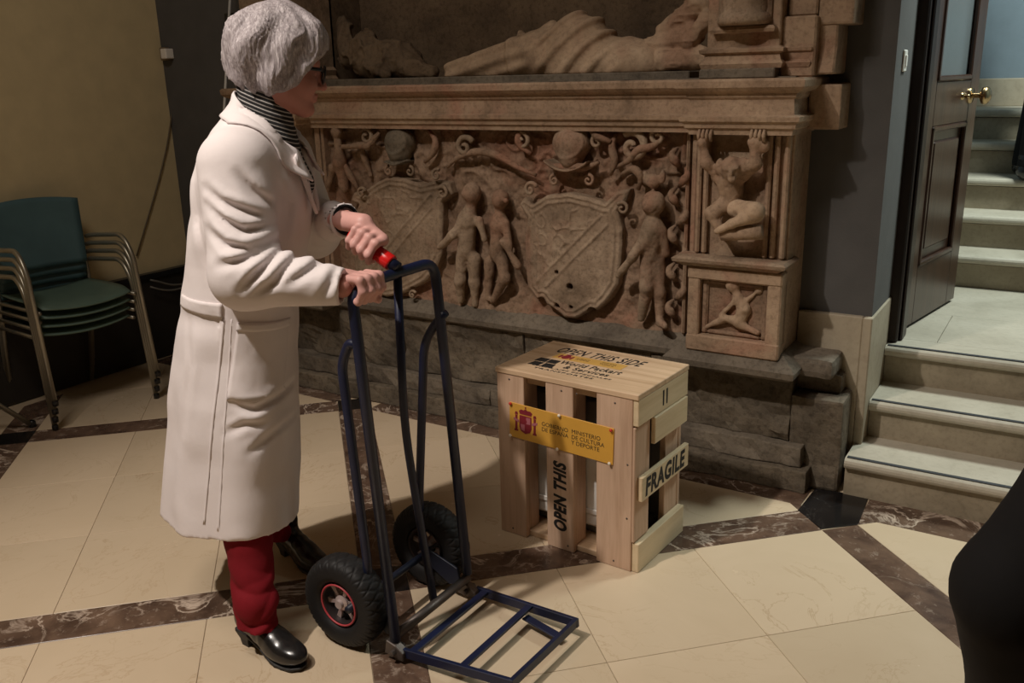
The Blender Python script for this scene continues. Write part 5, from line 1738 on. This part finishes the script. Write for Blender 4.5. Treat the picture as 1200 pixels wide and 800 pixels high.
coat_patch('patch_pocket', quadlerp((0.032, -0.180, 0.912), (0.136, -0.170, 0.895), (-0.011, -0.190, 0.719), (0.114, -0.170, 0.708)), 14, 14, 0.001, 0.004)
coat_patch('pocket_hem', quadlerp((0.032, -0.180, 0.917), (0.139, -0.170, 0.900), (0.028, -0.180, 0.897), (0.137, -0.170, 0.879)), 14, 3, 0.003, 0.005)
coat_patch('half_belt', quadlerp((-0.136, -0.080, 0.971), (-0.002, -0.170, 0.966), (-0.147, -0.080, 0.941), (-0.006, -0.170, 0.928)), 14, 5, 0.002, 0.006)
coat_patch('side_seam', quadlerp((-0.006, -0.180, 0.927), (0.001, -0.180, 0.926), (-0.112, -0.190, 0.374), (-0.106, -0.190, 0.374)), 2, 40, 0.0005, 0.0025)
coat_patch('side_seam', quadlerp((0.016, -0.180, 0.926), (0.020, -0.180, 0.926), (-0.070, -0.190, 0.363), (-0.063, -0.190, 0.362)), 2, 40, 0.0002, 0.0018)
coat_patch('armhole_seam', quadlerp((-0.026, -0.150, 1.281), (-0.020, -0.150, 1.281), (-0.004, -0.170, 0.984), (0.002, -0.170, 0.984)), 2, 22, 0.0002, 0.0018, True, 1)

# collar: fold-over band round the neck, falling to pointed ends in front
nc, mr = 40, 9
Vc = []
for i in range(nc + 1):
    th = -PI * 0.80 + 1.60 * PI * i / nc          # measured from the nape
    ct, st = -math.cos(th), math.sin(th)
    fr = (1 - math.cos(th)) / 2                   # 0 at nape, 1 at the throat
    zt = 1.474 - 0.160 * fr
    for j in range(mr):
        t = j / (mr - 1)
        r_in = 0.068 + 0.003 * fr
        ext = 0.010 + (0.034 + 0.010 * fr) * t
        drop = (0.058 + 0.022 * fr ** 2) * t ** 1.1 - 0.010 * math.sin(PI * min(1, t * 2.4))
        rx = r_in + ext * (1.0 + 0.25 * fr); ry = (r_in + ext) * 1.02
        Vc.append((0.115 + 0.006 * fr + ct * rx, DC + st * ry, zt - drop))


def push_out(pts, gap):
    P = np.array(pts, np.float32)
    for _ in range(4):
        d = np.array(coat_fn(P))
        g = np.stack([np.array(coat_fn(P + np.array(e, np.float32))) - d for e in ((.004, 0, 0), (0, .004, 0), (0, 0, .004))], 1)
        g /= np.linalg.norm(g, axis=1, keepdims=True) + 1e-9
        P = P + g * np.clip(gap - d, 0, 0.02)[:, None]
    return P


Vc = push_out(Vc, np.array([0.002 + 0.006 * (k % mr) / (mr - 1) for k in range(len(Vc))], np.float32))
Fc = [(i * mr + j, (i + 1) * mr + j, (i + 1) * mr + j + 1, i * mr + j + 1) for i in range(nc) for j in range(mr - 1)]
col = mesh_obj('collar', Vc, Fc, M['coat'], coat, True)
md = col.modifiers.new('thickness', 'SOLIDIFY'); md.thickness = 0.005
# lapel strip running from the collar point down the front edge
for s in (-1, 1):
    top = np.array((0.178, DC + s * 0.052, 1.325)); bot = np.array((0.214, DC + s * 0.022, 1.165))
    Vl = []
    for i in range(9):
        t = i / 8
        c = top + (bot - top) * t
        w = 0.040 * (1 - t) ** 0.7 + 0.006
        out_ = np.array((0.25, s * 1.0, -0.25)); out_ = out_ / np.linalg.norm(out_)
        for j in range(4):
            Vl.append(c + out_ * w * (j / 3) + np.array((0.006 * math.sin(PI * j / 3), 0, 0.0)))
    Vl = push_out(Vl, 0.004)
    Fl = [(i * 4 + j, (i + 1) * 4 + j, (i + 1) * 4 + j + 1, i * 4 + j + 1) for i in range(8) for j in range(3)]
    o = mesh_obj('lapel', Vl, Fl, M['coat'], coat, True)
    md = o.modifiers.new('thickness', 'SOLIDIFY'); md.thickness = 0.005
pen = tube('pen', [(0.204, -0.060, 1.285), (0.205, -0.060, 1.247)], 0.006, M['black_plastic'], coat, 8)
pen['label'] = 'black pen clipped at the chest'

# turtleneck
def knit_fn(p):
    d = cap(p, (0.110, DC, 1.35), (0.104, DC + 0.004, 1.495), 0.067, 0.064)
    ax = (p[:, 2] - 1.40) * 0.94 + (p[:, 0] - 0.11) * 0.42
    d = d - np.sin(ax * 300) * 0.0016
    d = smin(d, cap(p, (0.115, DC, 1.34), (0.165, DC, 1.24), 0.058, 0.050), 0.03)
    return d


V, F = surface_nets(knit_fn, (0.0, -0.12, 1.16), (0.25, 0.10, 1.56), 0.005)
fast_obj('turtleneck', V, F, M['knit'], woman)

# head, neck and hands are one body mesh; head axes: x to the face, y to her left
HC = np.array((0.159, 0.000, 1.549)) + np.array((-0.006, 0.0, 0.0))
RH = np.array((Matrix.Rotation(math.radians(20), 3, 'Z') @ Matrix.Rotation(math.radians(11), 3, 'Y')))


def hp(x, y, z):
    return HC + RH @ np.array((x, y, z))


def to_head(p):
    return (p - HC.astype(np.float32)) @ RH.astype(np.float32)


def head_fn(pw):
    p = to_head(pw)
    m = p.copy(); m[:, 1] = np.abs(m[:, 1])
    d = ell(p, (-0.005, 0, 0.012), (0.094, 0.076, 0.098))
    d = smin(d, ell(p, (0.032, 0, -0.050), (0.062, 0.058, 0.072)), 0.03)
    d = smin(d, cap(m, (0.0, 0.052, -0.070), (0.066, 0.014, -0.112), 0.020, 0.018), 0.028)
    d = smin(d, ell(p, (0.080, 0, -0.112), (0.018, 0.020, 0.016)), 0.02)
    d = smin(d, ell(m, (0.064, 0.036, -0.050), (0.028, 0.024, 0.026)), 0.02)
    d = smin(d, cap(m, (0.088, 0.010, 0.006), (0.076, 0.042, 0.006), 0.010, 0.009), 0.016)
    d = smax(d, -ell(m, (0.100, 0.032, -0.018), (0.018, 0.017, 0.011)), 0.012)
    d = smin(d, ell(m, (0.078, 0.031, -0.019), (0.013, 0.013, 0.012)), 0.004)
    d = smin(d, cap(p, (0.090, 0, -0.008), (0.113, 0, -0.048), 0.008, 0.0115), 0.012)
    d = smin(d, ell(m, (0.101, 0.011, -0.052), (0.010, 0.008, 0.007)), 0.006)
    d = smin(d, cap(m, (0.098, 0.0, -0.074), (0.086, 0.020, -0.078), 0.0062, 0.004), 0.006)
    d = smin(d, cap(m, (0.096, 0.0, -0.085), (0.086, 0.018, -0.083), 0.0066, 0.004), 0.006)
    d = smax(d, -cap(m, (0.105, 0.0, -0.0795), (0.088, 0.022, -0.0805), 0.0016, 0.0012), 0.003)
    ear = ell(m, (-0.008, 0.078, -0.030), (0.020, 0.010, 0.032))
    ear = np.maximum(ear, -ell(m, (-0.004, 0.090, -0.028), (0.011, 0.010, 0.020)))
    d = smin(d, ear, 0.006)
    d = smin(d, cap(p, (-0.012, 0, -0.060), (-0.020, -0.004, -0.150), 0.052, 0.050), 0.02)
    return d


def chain(p, pts, rads, k=0.006):
    d = None
    for a, b, r1, r2 in zip(pts[:-1], pts[1:], rads[:-1], rads[1:]):
        e = cap(p, a, b, r1, r2)
        d = e if d is None else smin(d, e, k)
    return d


# near (right) hand closed round the upright at the top corner of the truck
TW = np.array(woman.location); cA, sA = math.cos(0.56572), math.sin(0.56572)


def w2l(x, y, z):
    dx, dy = x - WO[0], y - WO[1]
    return np.array((dx * cA + dy * sA, -dx * sA + dy * cA, z))


NR = w2l(-1.460, 1.617, 1.014)            # where the near hand holds the cross bar
WN = np.array(WRN)
UB = np.array((0.536, 0.844, 0.0)); FB = np.array((0.844, -0.536, 0.0)); ZB = np.array((0.0, 0.0, 1.0))


def hand_near(p):
    c = NR
    B = np.stack([FB, UB, ZB], 1)
    d = rbox(p, c - FB * 0.036 + ZB * 0.012, (0.040, 0.040, 0.0155), 0.014, B)
    d = smin(d, cap(p, WN + (-0.03, -0.012, 0.0), c - FB * 0.060 + ZB * 0.008, 0.026, 0.026), 0.022)
    for k, (du, L, r) in enumerate(((-0.033, 0.86, 0.0096), (-0.012, 1.0, 0.0108), (0.010, 1.05, 0.0110), (0.032, 0.98, 0.0106))):
        b = c + UB * du
        pts = [b - FB * 0.006 + ZB * 0.022, b + FB * 0.033 * L + ZB * 0.022, b + FB * 0.040 * L - ZB * 0.006, b + FB * 0.018 - ZB * 0.032, b - FB * 0.006 - ZB * 0.030]
        d = smin(d, chain(p, pts, [r * 1.2, r * 1.1, r, r * 0.95, r * 0.82]), 0.0065)
    th = [c - FB * 0.055 + UB * 0.026 + ZB * 0.002, c - FB * 0.028 + UB * 0.044 - ZB * 0.018, c + FB * 0.004 + UB * 0.038 - ZB * 0.034, c + FB * 0.030 + UB * 0.026 - ZB * 0.038]
    d = smin(d, chain(p, th, [0.018, 0.0145, 0.0120, 0.0095]), 0.010)
    # heel of the hand under the little finger
    d = smin(d, cap(p, c - FB * 0.062 - UB * 0.024 + ZB * 0.002, c - FB * 0.018 - UB * 0.030 + ZB * 0.000, 0.019, 0.015), 0.015)
    return d + vnoise(p, 70) * 0.0006


GA = w2l(*(gA + TO)); GB = w2l(*(gB + TO))
gdl = (GB - GA) / np.linalg.norm(GB - GA)
HF = GA + gdl * 0.108                      # centre of the far hand on the grip
eu = np.cross(gdl, (0, -1.0, 0)); eu /= np.linalg.norm(eu)     # up, square to the grip
if eu[2] < 0: eu = -eu
ev = np.cross(gdl, eu); ev /= np.linalg.norm(ev)
if ev[1] > 0: ev = -ev                     # towards the camera
WF = np.array(WRF)


def hand_far(p):
    c = HF
    k0 = c + eu * 0.034
    d = cap(p, WF + (-0.03, 0.01, 0), k0 + gdl * 0.040 + eu * 0.004 - ev * 0.006, 0.027, 0.026)
    pl = cap(p, k0 + gdl * 0.034 - ev * 0.006, k0 - gdl * 0.030 - ev * 0.004, 0.020, 0.018)
    d = smin(d, pl, 0.016)
    for j, (s, L, r) in enumerate(((-0.036, 0.92, 0.0102), (-0.013, 1.02, 0.0106), (0.010, 1.0, 0.0104), (0.032, 0.85, 0.0092))):
        b = c + gdl * s
        pts = [b + eu * 0.034 + ev * 0.004, b + eu * 0.026 * L + ev * 0.030, b - eu * 0.010 + ev * 0.036 * L, b - eu * 0.030 + ev * 0.012]
        d = smin(d, chain(p, pts, [r * 1.15, r * 1.06, r, r * 0.85]), 0.006)
    th = [c + gdl * 0.050 + eu * 0.022 - ev * 0.02, c + gdl * 0.020 - eu * 0.004 - ev * 0.036, c - gdl * 0.012 - eu * 0.018 - ev * 0.030, c - gdl * 0.032 - eu * 0.026 - ev * 0.014]
    d = smin(d, chain(p, th, [0.017, 0.014, 0.0118, 0.0095]), 0.010)
    return d + vnoise(p, 70) * 0.0006


def body_core(p):
    d = torso(p, -0.055)
    d = np.maximum(d, 0.60 - p[:, 2])
    d = smin(d, cap(p, (0.11, DC, 1.30), (0.112, DC, 1.45), 0.052, 0.050), 0.03)
    d = smin(d, chain(p, [SHN, ELN, WRN], [0.050, 0.042, 0.028]), 0.03)
    d = smin(d, chain(p, [SHF, ELF, MIDF, WRF], [0.050, 0.042, 0.036, 0.028]), 0.03)
    d = smin(d, chain(p, [(-0.03, -0.09, 0.80), (-0.010, -0.140, 0.45), (0.017, -0.262, 0.111)], [0.080, 0.045, 0.034]), 0.03)
    d = smin(d, chain(p, [(-0.03, 0.09, 0.80), (-0.04, 0.19, 0.40), (-0.050, 0.232, 0.10)], [0.080, 0.050, 0.034]), 0.03)
    return d


pieces = [surface_nets(body_core, (-0.26, -0.34, 0.05), (0.38, 0.34, 1.50), 0.011),
          surface_nets(head_fn, HC - (0.16, 0.15, 0.20), HC + (0.16, 0.15, 0.15), 0.0034)]
nskin = sum(len(f) for v, f in pieces)
pieces += [surface_nets(hand_near, NR - (0.16, 0.11, 0.085), NR + (0.095, 0.085, 0.085), 0.0024),
           surface_nets(hand_far, HF - (0.12, 0.11, 0.10), HF + (0.10, 0.11, 0.11), 0.0024)]
off = 0; VV = []; FF = []
for v, f in pieces:
    VV.append(v); FF.append(f + off); off += len(v)
body = fast_obj('body', np.concatenate(VV), np.concatenate(FF), M['skin'], woman)
body.data.materials.append(M['glove'])
mi = np.zeros(len(body.data.polygons), np.int32); mi[nskin:] = 1
body.data.polygons.foreach_set('material_index', mi)

# hair
def hair_fn(pw):
    p = to_head(pw)
    n = vnoise(p, 14.0); n2 = vnoise(p, 32.0)
    d = ell(p, (-0.012, 0, 0.032), (0.114, 0.102, 0.110))
    d = smin(d, ell(p, (-0.072, 0, 0.000), (0.058, 0.084, 0.078)), 0.05)
    d = smin(d, ell(p, (-0.034, 0, -0.060), (0.054, 0.066, 0.046)), 0.04)
    d = smin(d, ell(p, (0.056, -0.006, 0.058), (0.052, 0.080, 0.048)), 0.035)
    m = np.abs(p[:, 1])
    q = p.copy(); q[:, 1] = m
    d = smin(d, ell(q, (0.004, 0.072, -0.026), (0.052, 0.026, 0.062)), 0.02)
    # wavy locks swept back from the brow and down to the nape
    az = np.arctan2(p[:, 1], -(p[:, 0] + 0.035))
    dn = 0.14 - p[:, 2]
    ph = az * 7.5 + np.sin(dn * 30 + n * 1.2) * 1.5 + n * 2.2
    fine = np.sin(az * 26 + np.sin(dn * 34 + n * 2) * 3.2 + n2 * 2.5)
    amp = np.clip(dn / 0.06, 0.15, 1)
    d = d + amp * (np.sin(ph) * 0.0060 + np.abs(fine) * 0.0034 - 0.001) + n * 0.0065 + n2 * 0.002
    # open the face, keep the nape short
    xb = np.interp(p[:, 2], [-0.11, -0.07, -0.02, 0.02, 0.05], [0.020, 0.036, 0.062, 0.094, 0.115]) + n2 * 0.006 + np.sin(p[:, 2] * 110 + p[:, 1] * 40) * 0.003
    face = np.maximum(p[:, 2] - 0.040, xb - p[:, 0])
    d = smax(d, -face, 0.010)
    low = -0.098 - p[:, 2] - 0.42 * np.clip(p[:, 0] + 0.02, -0.2, 0.2) * -1 * (p[:, 0] > -0.02)
    d = smax(d, -0.094 - p[:, 2] + 0.55 * np.clip(p[:, 0] + 0.02, 0, 0.1) - 0.15 * np.clip(-p[:, 0] - 0.02, 0, 0.1) + n2 * 0.006, 0.012)
    inner = ell(p, (-0.010, 0, 0.005), (0.088, 0.068, 0.088))
    return np.maximum(d, -inner - 0.004)


V, F = surface_nets(hair_fn, HC - (0.20, 0.16, 0.17), HC + (0.17, 0.16, 0.19), 0.0036)
hair = fast_obj('hair', V, F, M['hair'], woman)
hair['label'] = 'short wavy silver grey hair'

# glasses
gl = empty('glasses'); gl.parent = woman
gl['label'] = 'black framed glasses'


def ring(cy):
    return [hp(0.108 - 0.10 * abs(cy + 0.030 * math.cos(a)) ** 1.0 * 0.35, cy + 0.026 * math.cos(a), -0.020 + 0.022 * math.sin(a)) for a in [2 * PI * k / 28 for k in range(28)]]


fr = []
for s in (-1, 1):
    rr = ring(0.034 * s)
    fr.append(tube_data(rr, 0.0026, 7, True))
    fr.append(tube_data([hp(0.102, 0.060 * s, -0.012), hp(0.090, 0.076 * s, -0.010), hp(0.04, 0.080 * s, -0.012), hp(-0.01, 0.080 * s, -0.016)], 0.0026, 7, False, True, 1.8))
    ctr = np.mean(rr, 0)
    lv = [ctr] + rr
    mesh_obj('lens', lv, [(0, 1 + k, 1 + (k + 1) % 28) for k in range(28)], M['lens'], gl, True)
fr.append(tube_data([hp(0.110, -0.010, -0.014), hp(0.115, 0.0, -0.010), hp(0.110, 0.010, -0.014)], 0.0024, 7))
v, f = merge_data(fr)
mesh_obj('spectacle_frame', v, f, M['black_plastic'], gl, True)

# wrist band at the far hand
tv = np.array(WRF) - np.array(MIDF); tv /= np.linalg.norm(tv)
pa = np.cross(tv, (0, 0, 1.0)); pa /= np.linalg.norm(pa); pb = np.cross(tv, pa)
wb = tube('wrist_band', [np.array(WRF) + tv * 0.003 + (pa * math.cos(a) + pb * math.sin(a)) * 0.037 for a in [2 * PI * k / 30 for k in range(30)]], 0.0048, M['dark_cloth'], woman, 8, True)
wb['label'] = 'dark cuff of the jumper at the far wrist'

# trousers
def trouser_fn(pts, rads, floor_z):
    def fn(p):
        n = vnoise(p, 16)
        d = chain(p, pts, rads, 0.02)
        lowz = np.clip((0.30 - p[:, 2]) / 0.16, 0, 1)
        d = d - lowz * 0.003 + lowz * (0.010 * crease(p[:, 2] * 46 + p[:, 0] * 13 + n * 1.5) + 0.006 * crease(p[:, 2] * 38 - p[:, 0] * 22 + n * 1.8 + 1.0)) + n * 0.003
        d = np.maximum(d, -chain(p, pts, [r - 0.009 for r in rads], 0.02) if False else d)
        return np.maximum(d, floor_z + 0.12 * (p[:, 0] - pts[-1][0]) * -1 - p[:, 2])
    return fn


tn = [(-0.020, -0.130, 0.50), (-0.009, -0.190, 0.309), (0.011, -0.255, 0.152), (0.013, -0.268, 0.054)]
V, F = surface_nets(trouser_fn(tn, [0.066, 0.060, 0.055, 0.054], 0.088), np.array(tn[-1]) - (0.14, 0.11, 0.05), np.array(tn[0]) + (0.12, 0.10, -0.0), 0.005)
o = fast_obj('trouser_leg', V, F, M['trousers'], woman)
tf_ = [(-0.055, 0.150, 0.52), (-0.052, 0.190, 0.35), (-0.058, 0.222, 0.14), (-0.058, 0.230, 0.09)]
V, F = surface_nets(trouser_fn(tf_, [0.068, 0.060, 0.054, 0.053], 0.088), np.array(tf_[-1]) - (0.12, 0.14, 0.03), np.array(tf_[0]) + (0.12, 0.16, -0.02), 0.005)
o = fast_obj('trouser_leg', V, F, M['trousers'], woman)

# heeled ankle shoes
def shoe_fn(p):
    x = p[:, 0]
    sole = np.interp(x, [0.0, 0.05, 0.10, 0.15, 0.20, 0.26], [0.048, 0.046, 0.028, 0.010, 0.007, 0.014])
    wid = np.interp(x, [-0.02, 0.0, 0.05, 0.10, 0.17, 0.225, 0.255], [0.018, 0.031, 0.032, 0.034, 0.044, 0.038, 0.020])
    d = cap(p, (0.030, 0, 0.078), (0.130, 0.002, 0.048), 0.036, 0.040)
    d = smin(d, ell(p, (0.176, 0.002, 0.035), (0.074, 0.046, 0.031)), 0.03)
    d = smin(d, cap(p, (0.034, 0, 0.085), (0.036, 0, 0.135), 0.040, 0.044), 0.02)
    d = smax(d, np.abs(p[:, 1]) - wid, 0.016)
    cr = np.exp(-((x - 0.085) / 0.012) ** 2) + np.exp(-((x - 0.110) / 0.010) ** 2)
    d = d - cr * 0.0025 * (p[:, 2] > 0.04)
    d = d + vnoise(p, 22) * 0.0012
    return smax(d, sole + 0.005 - p[:, 2], 0.004)


def sole_fn(p):
    x = p[:, 0]
    s0 = np.interp(x, [0.0, 0.05, 0.10, 0.15, 0.20, 0.26], [0.043, 0.041, 0.023, 0.004, 0.0, 0.008])
    wid = np.interp(x, [-0.02, 0.0, 0.05, 0.10, 0.17, 0.225, 0.248, 0.256], [0.012, 0.029, 0.031, 0.032, 0.041, 0.032, 0.012, 0.0])
    d = np.maximum(np.abs(p[:, 2] - s0 - 0.0045) - 0.0042, np.abs(p[:, 1]) - wid + 0.002)
    return np.maximum(d, np.maximum(-0.004 - x, x - 0.247))


def shoe(heel, toe_dir, label):
    s = empty('ankle_shoe'); s.parent = woman
    s.location = heel; s.rotation_euler = (0, 0, toe_dir)
    if label: s['label'] = label
    V, F = surface_nets(shoe_fn, (-0.05, -0.07, -0.005), (0.28, 0.07, 0.155), 0.0042)
    fast_obj('upper', V, F, M['leather'], s)
    V, F = surface_nets(sole_fn, (-0.03, -0.06, -0.006), (0.28, 0.06, 0.064), 0.0036)
    fast_obj('sole', V, F, M['shoe_sole'], s)
    Vh = []
    for z, x0, x1, w in ((0.0, 0.008, 0.040, 0.018), (0.02, 0.004, 0.042, 0.020), (0.046, -0.004, 0.058, 0.028)):
        Vh += [(x0, -w * 0.7, z), (x0 + 0.006, -w, z), (x1, -w, z), (x1, w, z), (x0 + 0.006, w, z), (x0, w * 0.7, z)]
    Fh = [(5, 4, 3, 2, 1, 0), tuple(range(12, 18))]
    for r in (0, 1):
        Fh += [(r * 6 + k, r * 6 + (k + 1) % 6, (r + 1) * 6 + (k + 1) % 6, (r + 1) * 6 + k) for k in range(6)]
    mesh_obj('heel', Vh, Fh, M['shoe_sole'], s)


h1 = w2l(-1.822, 1.432, 0.0)
shoe(tuple(h1), -0.56572 + math.radians(-4), 'near black shoe')
h2 = w2l(-2.09, 1.84, 0.0)
shoe(tuple(h2), -0.56572 + math.radians(-12), 'far black shoe')

# ------------------------------------------------------------------ two bystanders in dark clothes, mostly out of the picture


def bystander_cloth(p):
    n = vnoise(p, 8)
    d = ell(p, (0.0, 0, 1.20), (0.135, 0.19, 0.30))
    d = smin(d, ell(p, (0.0, 0, 0.93), (0.15, 0.185, 0.16)), 0.08)
    d = smin(d, cap(p, (0, -0.12, 1.40), (0, 0.12, 1.40), 0.075, 0.075), 0.05)
    for s in (-1, 1):
        d = smin(d, chain(p, [(0, 0.09 * s, 0.88), (0.01, 0.10 * s, 0.48), (-0.02, 0.105 * s, 0.07)], [0.095, 0.068, 0.055]), 0.03)
    d = smin(d, chain(p, [(0, 0.175, 1.37), (-0.05, 0.400, 1.09), (0.04, 0.300, 0.82)], [0.062, 0.052, 0.046]), 0.03)
    d = smin(d, chain(p, [(0, -0.195, 1.38), (-0.04, -0.26, 1.09), (0.14, -0.22, 0.92)], [0.062, 0.054, 0.044]), 0.03)
    d = smin(d, cap(p, (0, 0, 1.42), (0.01, 0, 1.50), 0.062, 0.058), 0.02)
    return d + n * 0.006


def bystander_skin(p):
    d = ell(p, (0.015, 0, 1.625), (0.095, 0.074, 0.115))
    d = smin(d, ell(p, (0.05, 0, 1.565), (0.055, 0.052, 0.06)), 0.02)
    d = smin(d, cap(p, (0.10, 0, 1.62), (0.118, 0, 1.585), 0.009, 0.012), 0.01)
    d = smin(d, cap(p, (0.0, 0, 1.45), (0.01, 0, 1.56), 0.050, 0.050), 0.02)
    d = smin(d, chain(p, [(0, 0, 1.47), (0, 0, 1.30), (0, 0, 1.00)], [0.045, 0.09, 0.09]), 0.03)
    d = smin(d, chain(p, [(0, 0.02, 1.36), (0, 0.175, 1.36), (-0.05, 0.400, 1.09), (0.04, 0.300, 0.82)], [0.05, 0.040, 0.034, 0.028]), 0.02)
    d = smin(d, chain(p, [(0, -0.02, 1.36), (0, -0.195, 1.36), (-0.04, -0.26, 1.09), (0.14, -0.22, 0.92)], [0.05, 0.040, 0.034, 0.028]), 0.02)
    m = p.copy(); m[:, 1] = np.abs(m[:, 1])
    d = smin(d, ell(m, (0.005, 0.076, 1.61), (0.018, 0.010, 0.03)), 0.005)
    d = smax(d, -ell(m, (0.112, 0.031, 1.632), (0.016, 0.014, 0.010)), 0.010)
    for w, f in (((0.04, 0.300, 0.82), (0.065, 0.275, 0.745)), ((0.14, -0.22, 0.92), (0.215, -0.19, 0.875))):
        w = np.array(w); f = np.array(f); u = (f - w) / np.linalg.norm(f - w)
        side = np.cross(u, (0, 0, 1.0)); side /= np.linalg.norm(side)
        d = np.minimum(d, cap(p, w, f, 0.028, 0.032))
        for k in range(4):
            b = f + side * (k - 1.5) * 0.019
            d = smin(d, chain(p, [b, b + u * 0.04 + (0, 0, -0.006), b + u * 0.065 + (0, 0, -0.028)], [0.0095, 0.0088, 0.0075], 0.004), 0.005)
        d = smin(d, chain(p, [f - u * 0.03 - side * 0.025, f + u * 0.01 - side * 0.052, f + u * 0.035 - side * 0.055], [0.013, 0.011, 0.009], 0.004), 0.008)
    return d


def bystander_hair(p):
    d = ell(p, (-0.008, 0, 1.655), (0.108, 0.086, 0.105))
    d = d + vnoise(p, 40) * 0.003
    face = np.maximum(p[:, 2] - 1.69, 0.055 - p[:, 0])
    d = smax(d, -face, 0.01)
    return np.maximum(np.maximum(d, 1.555 - p[:, 2]), -ell(p, (0.012, 0, 1.625), (0.088, 0.068, 0.108)))


def bystander():
    e = empty('person')
    V, F = surface_nets(bystander_skin, (-0.16, -0.34, 0.66), (0.36, 0.46, 1.78), 0.0075)
    fast_obj('body', V, F, M['skin'], e)
    V, F = surface_nets(bystander_cloth, (-0.26, -0.42, 0.03), (0.28, 0.46, 1.58), 0.011)
    fast_obj('dark_clothes', V, F, M['dark_cloth'], e)
    V, F = surface_nets(bystander_hair, (-0.15, -0.13, 1.52), (0.14, 0.13, 1.79), 0.006)
    fast_obj('hair', V, F, M['dark_cloth'], e)
    for s in (-1, 1):
        V, F = surface_nets(lambda p: np.maximum(smin(ell(p, (0.06, 0.105 * s, 0.035), (0.13, 0.048, 0.05)), cap(p, (-0.02, 0.105 * s, 0.05), (-0.02, 0.105 * s, 0.11), 0.05, 0.052), 0.03), -p[:, 2]), (-0.10, 0.105 * s - 0.08, -0.01), (0.22, 0.105 * s + 0.08, 0.14), 0.007)
        fast_obj('shoe', V, F, M['leather'], e)
    return e


b1 = bystander()
tag(b1, 'bystander in black clothes, elbow jutting in at the lower right edge', 'person')
b1.location = (0.31, 1.01, 0.0006)
b1.rotation_euler = (0, 0, 2.136)
b2 = copy_thing(b1)
tag(b2, 'person in black clothes on the upper stairs at the right edge', 'person')
b2.location = (-0.232, 5.36, 0.9306)
b2.rotation_euler = (0, 0, 0.15)
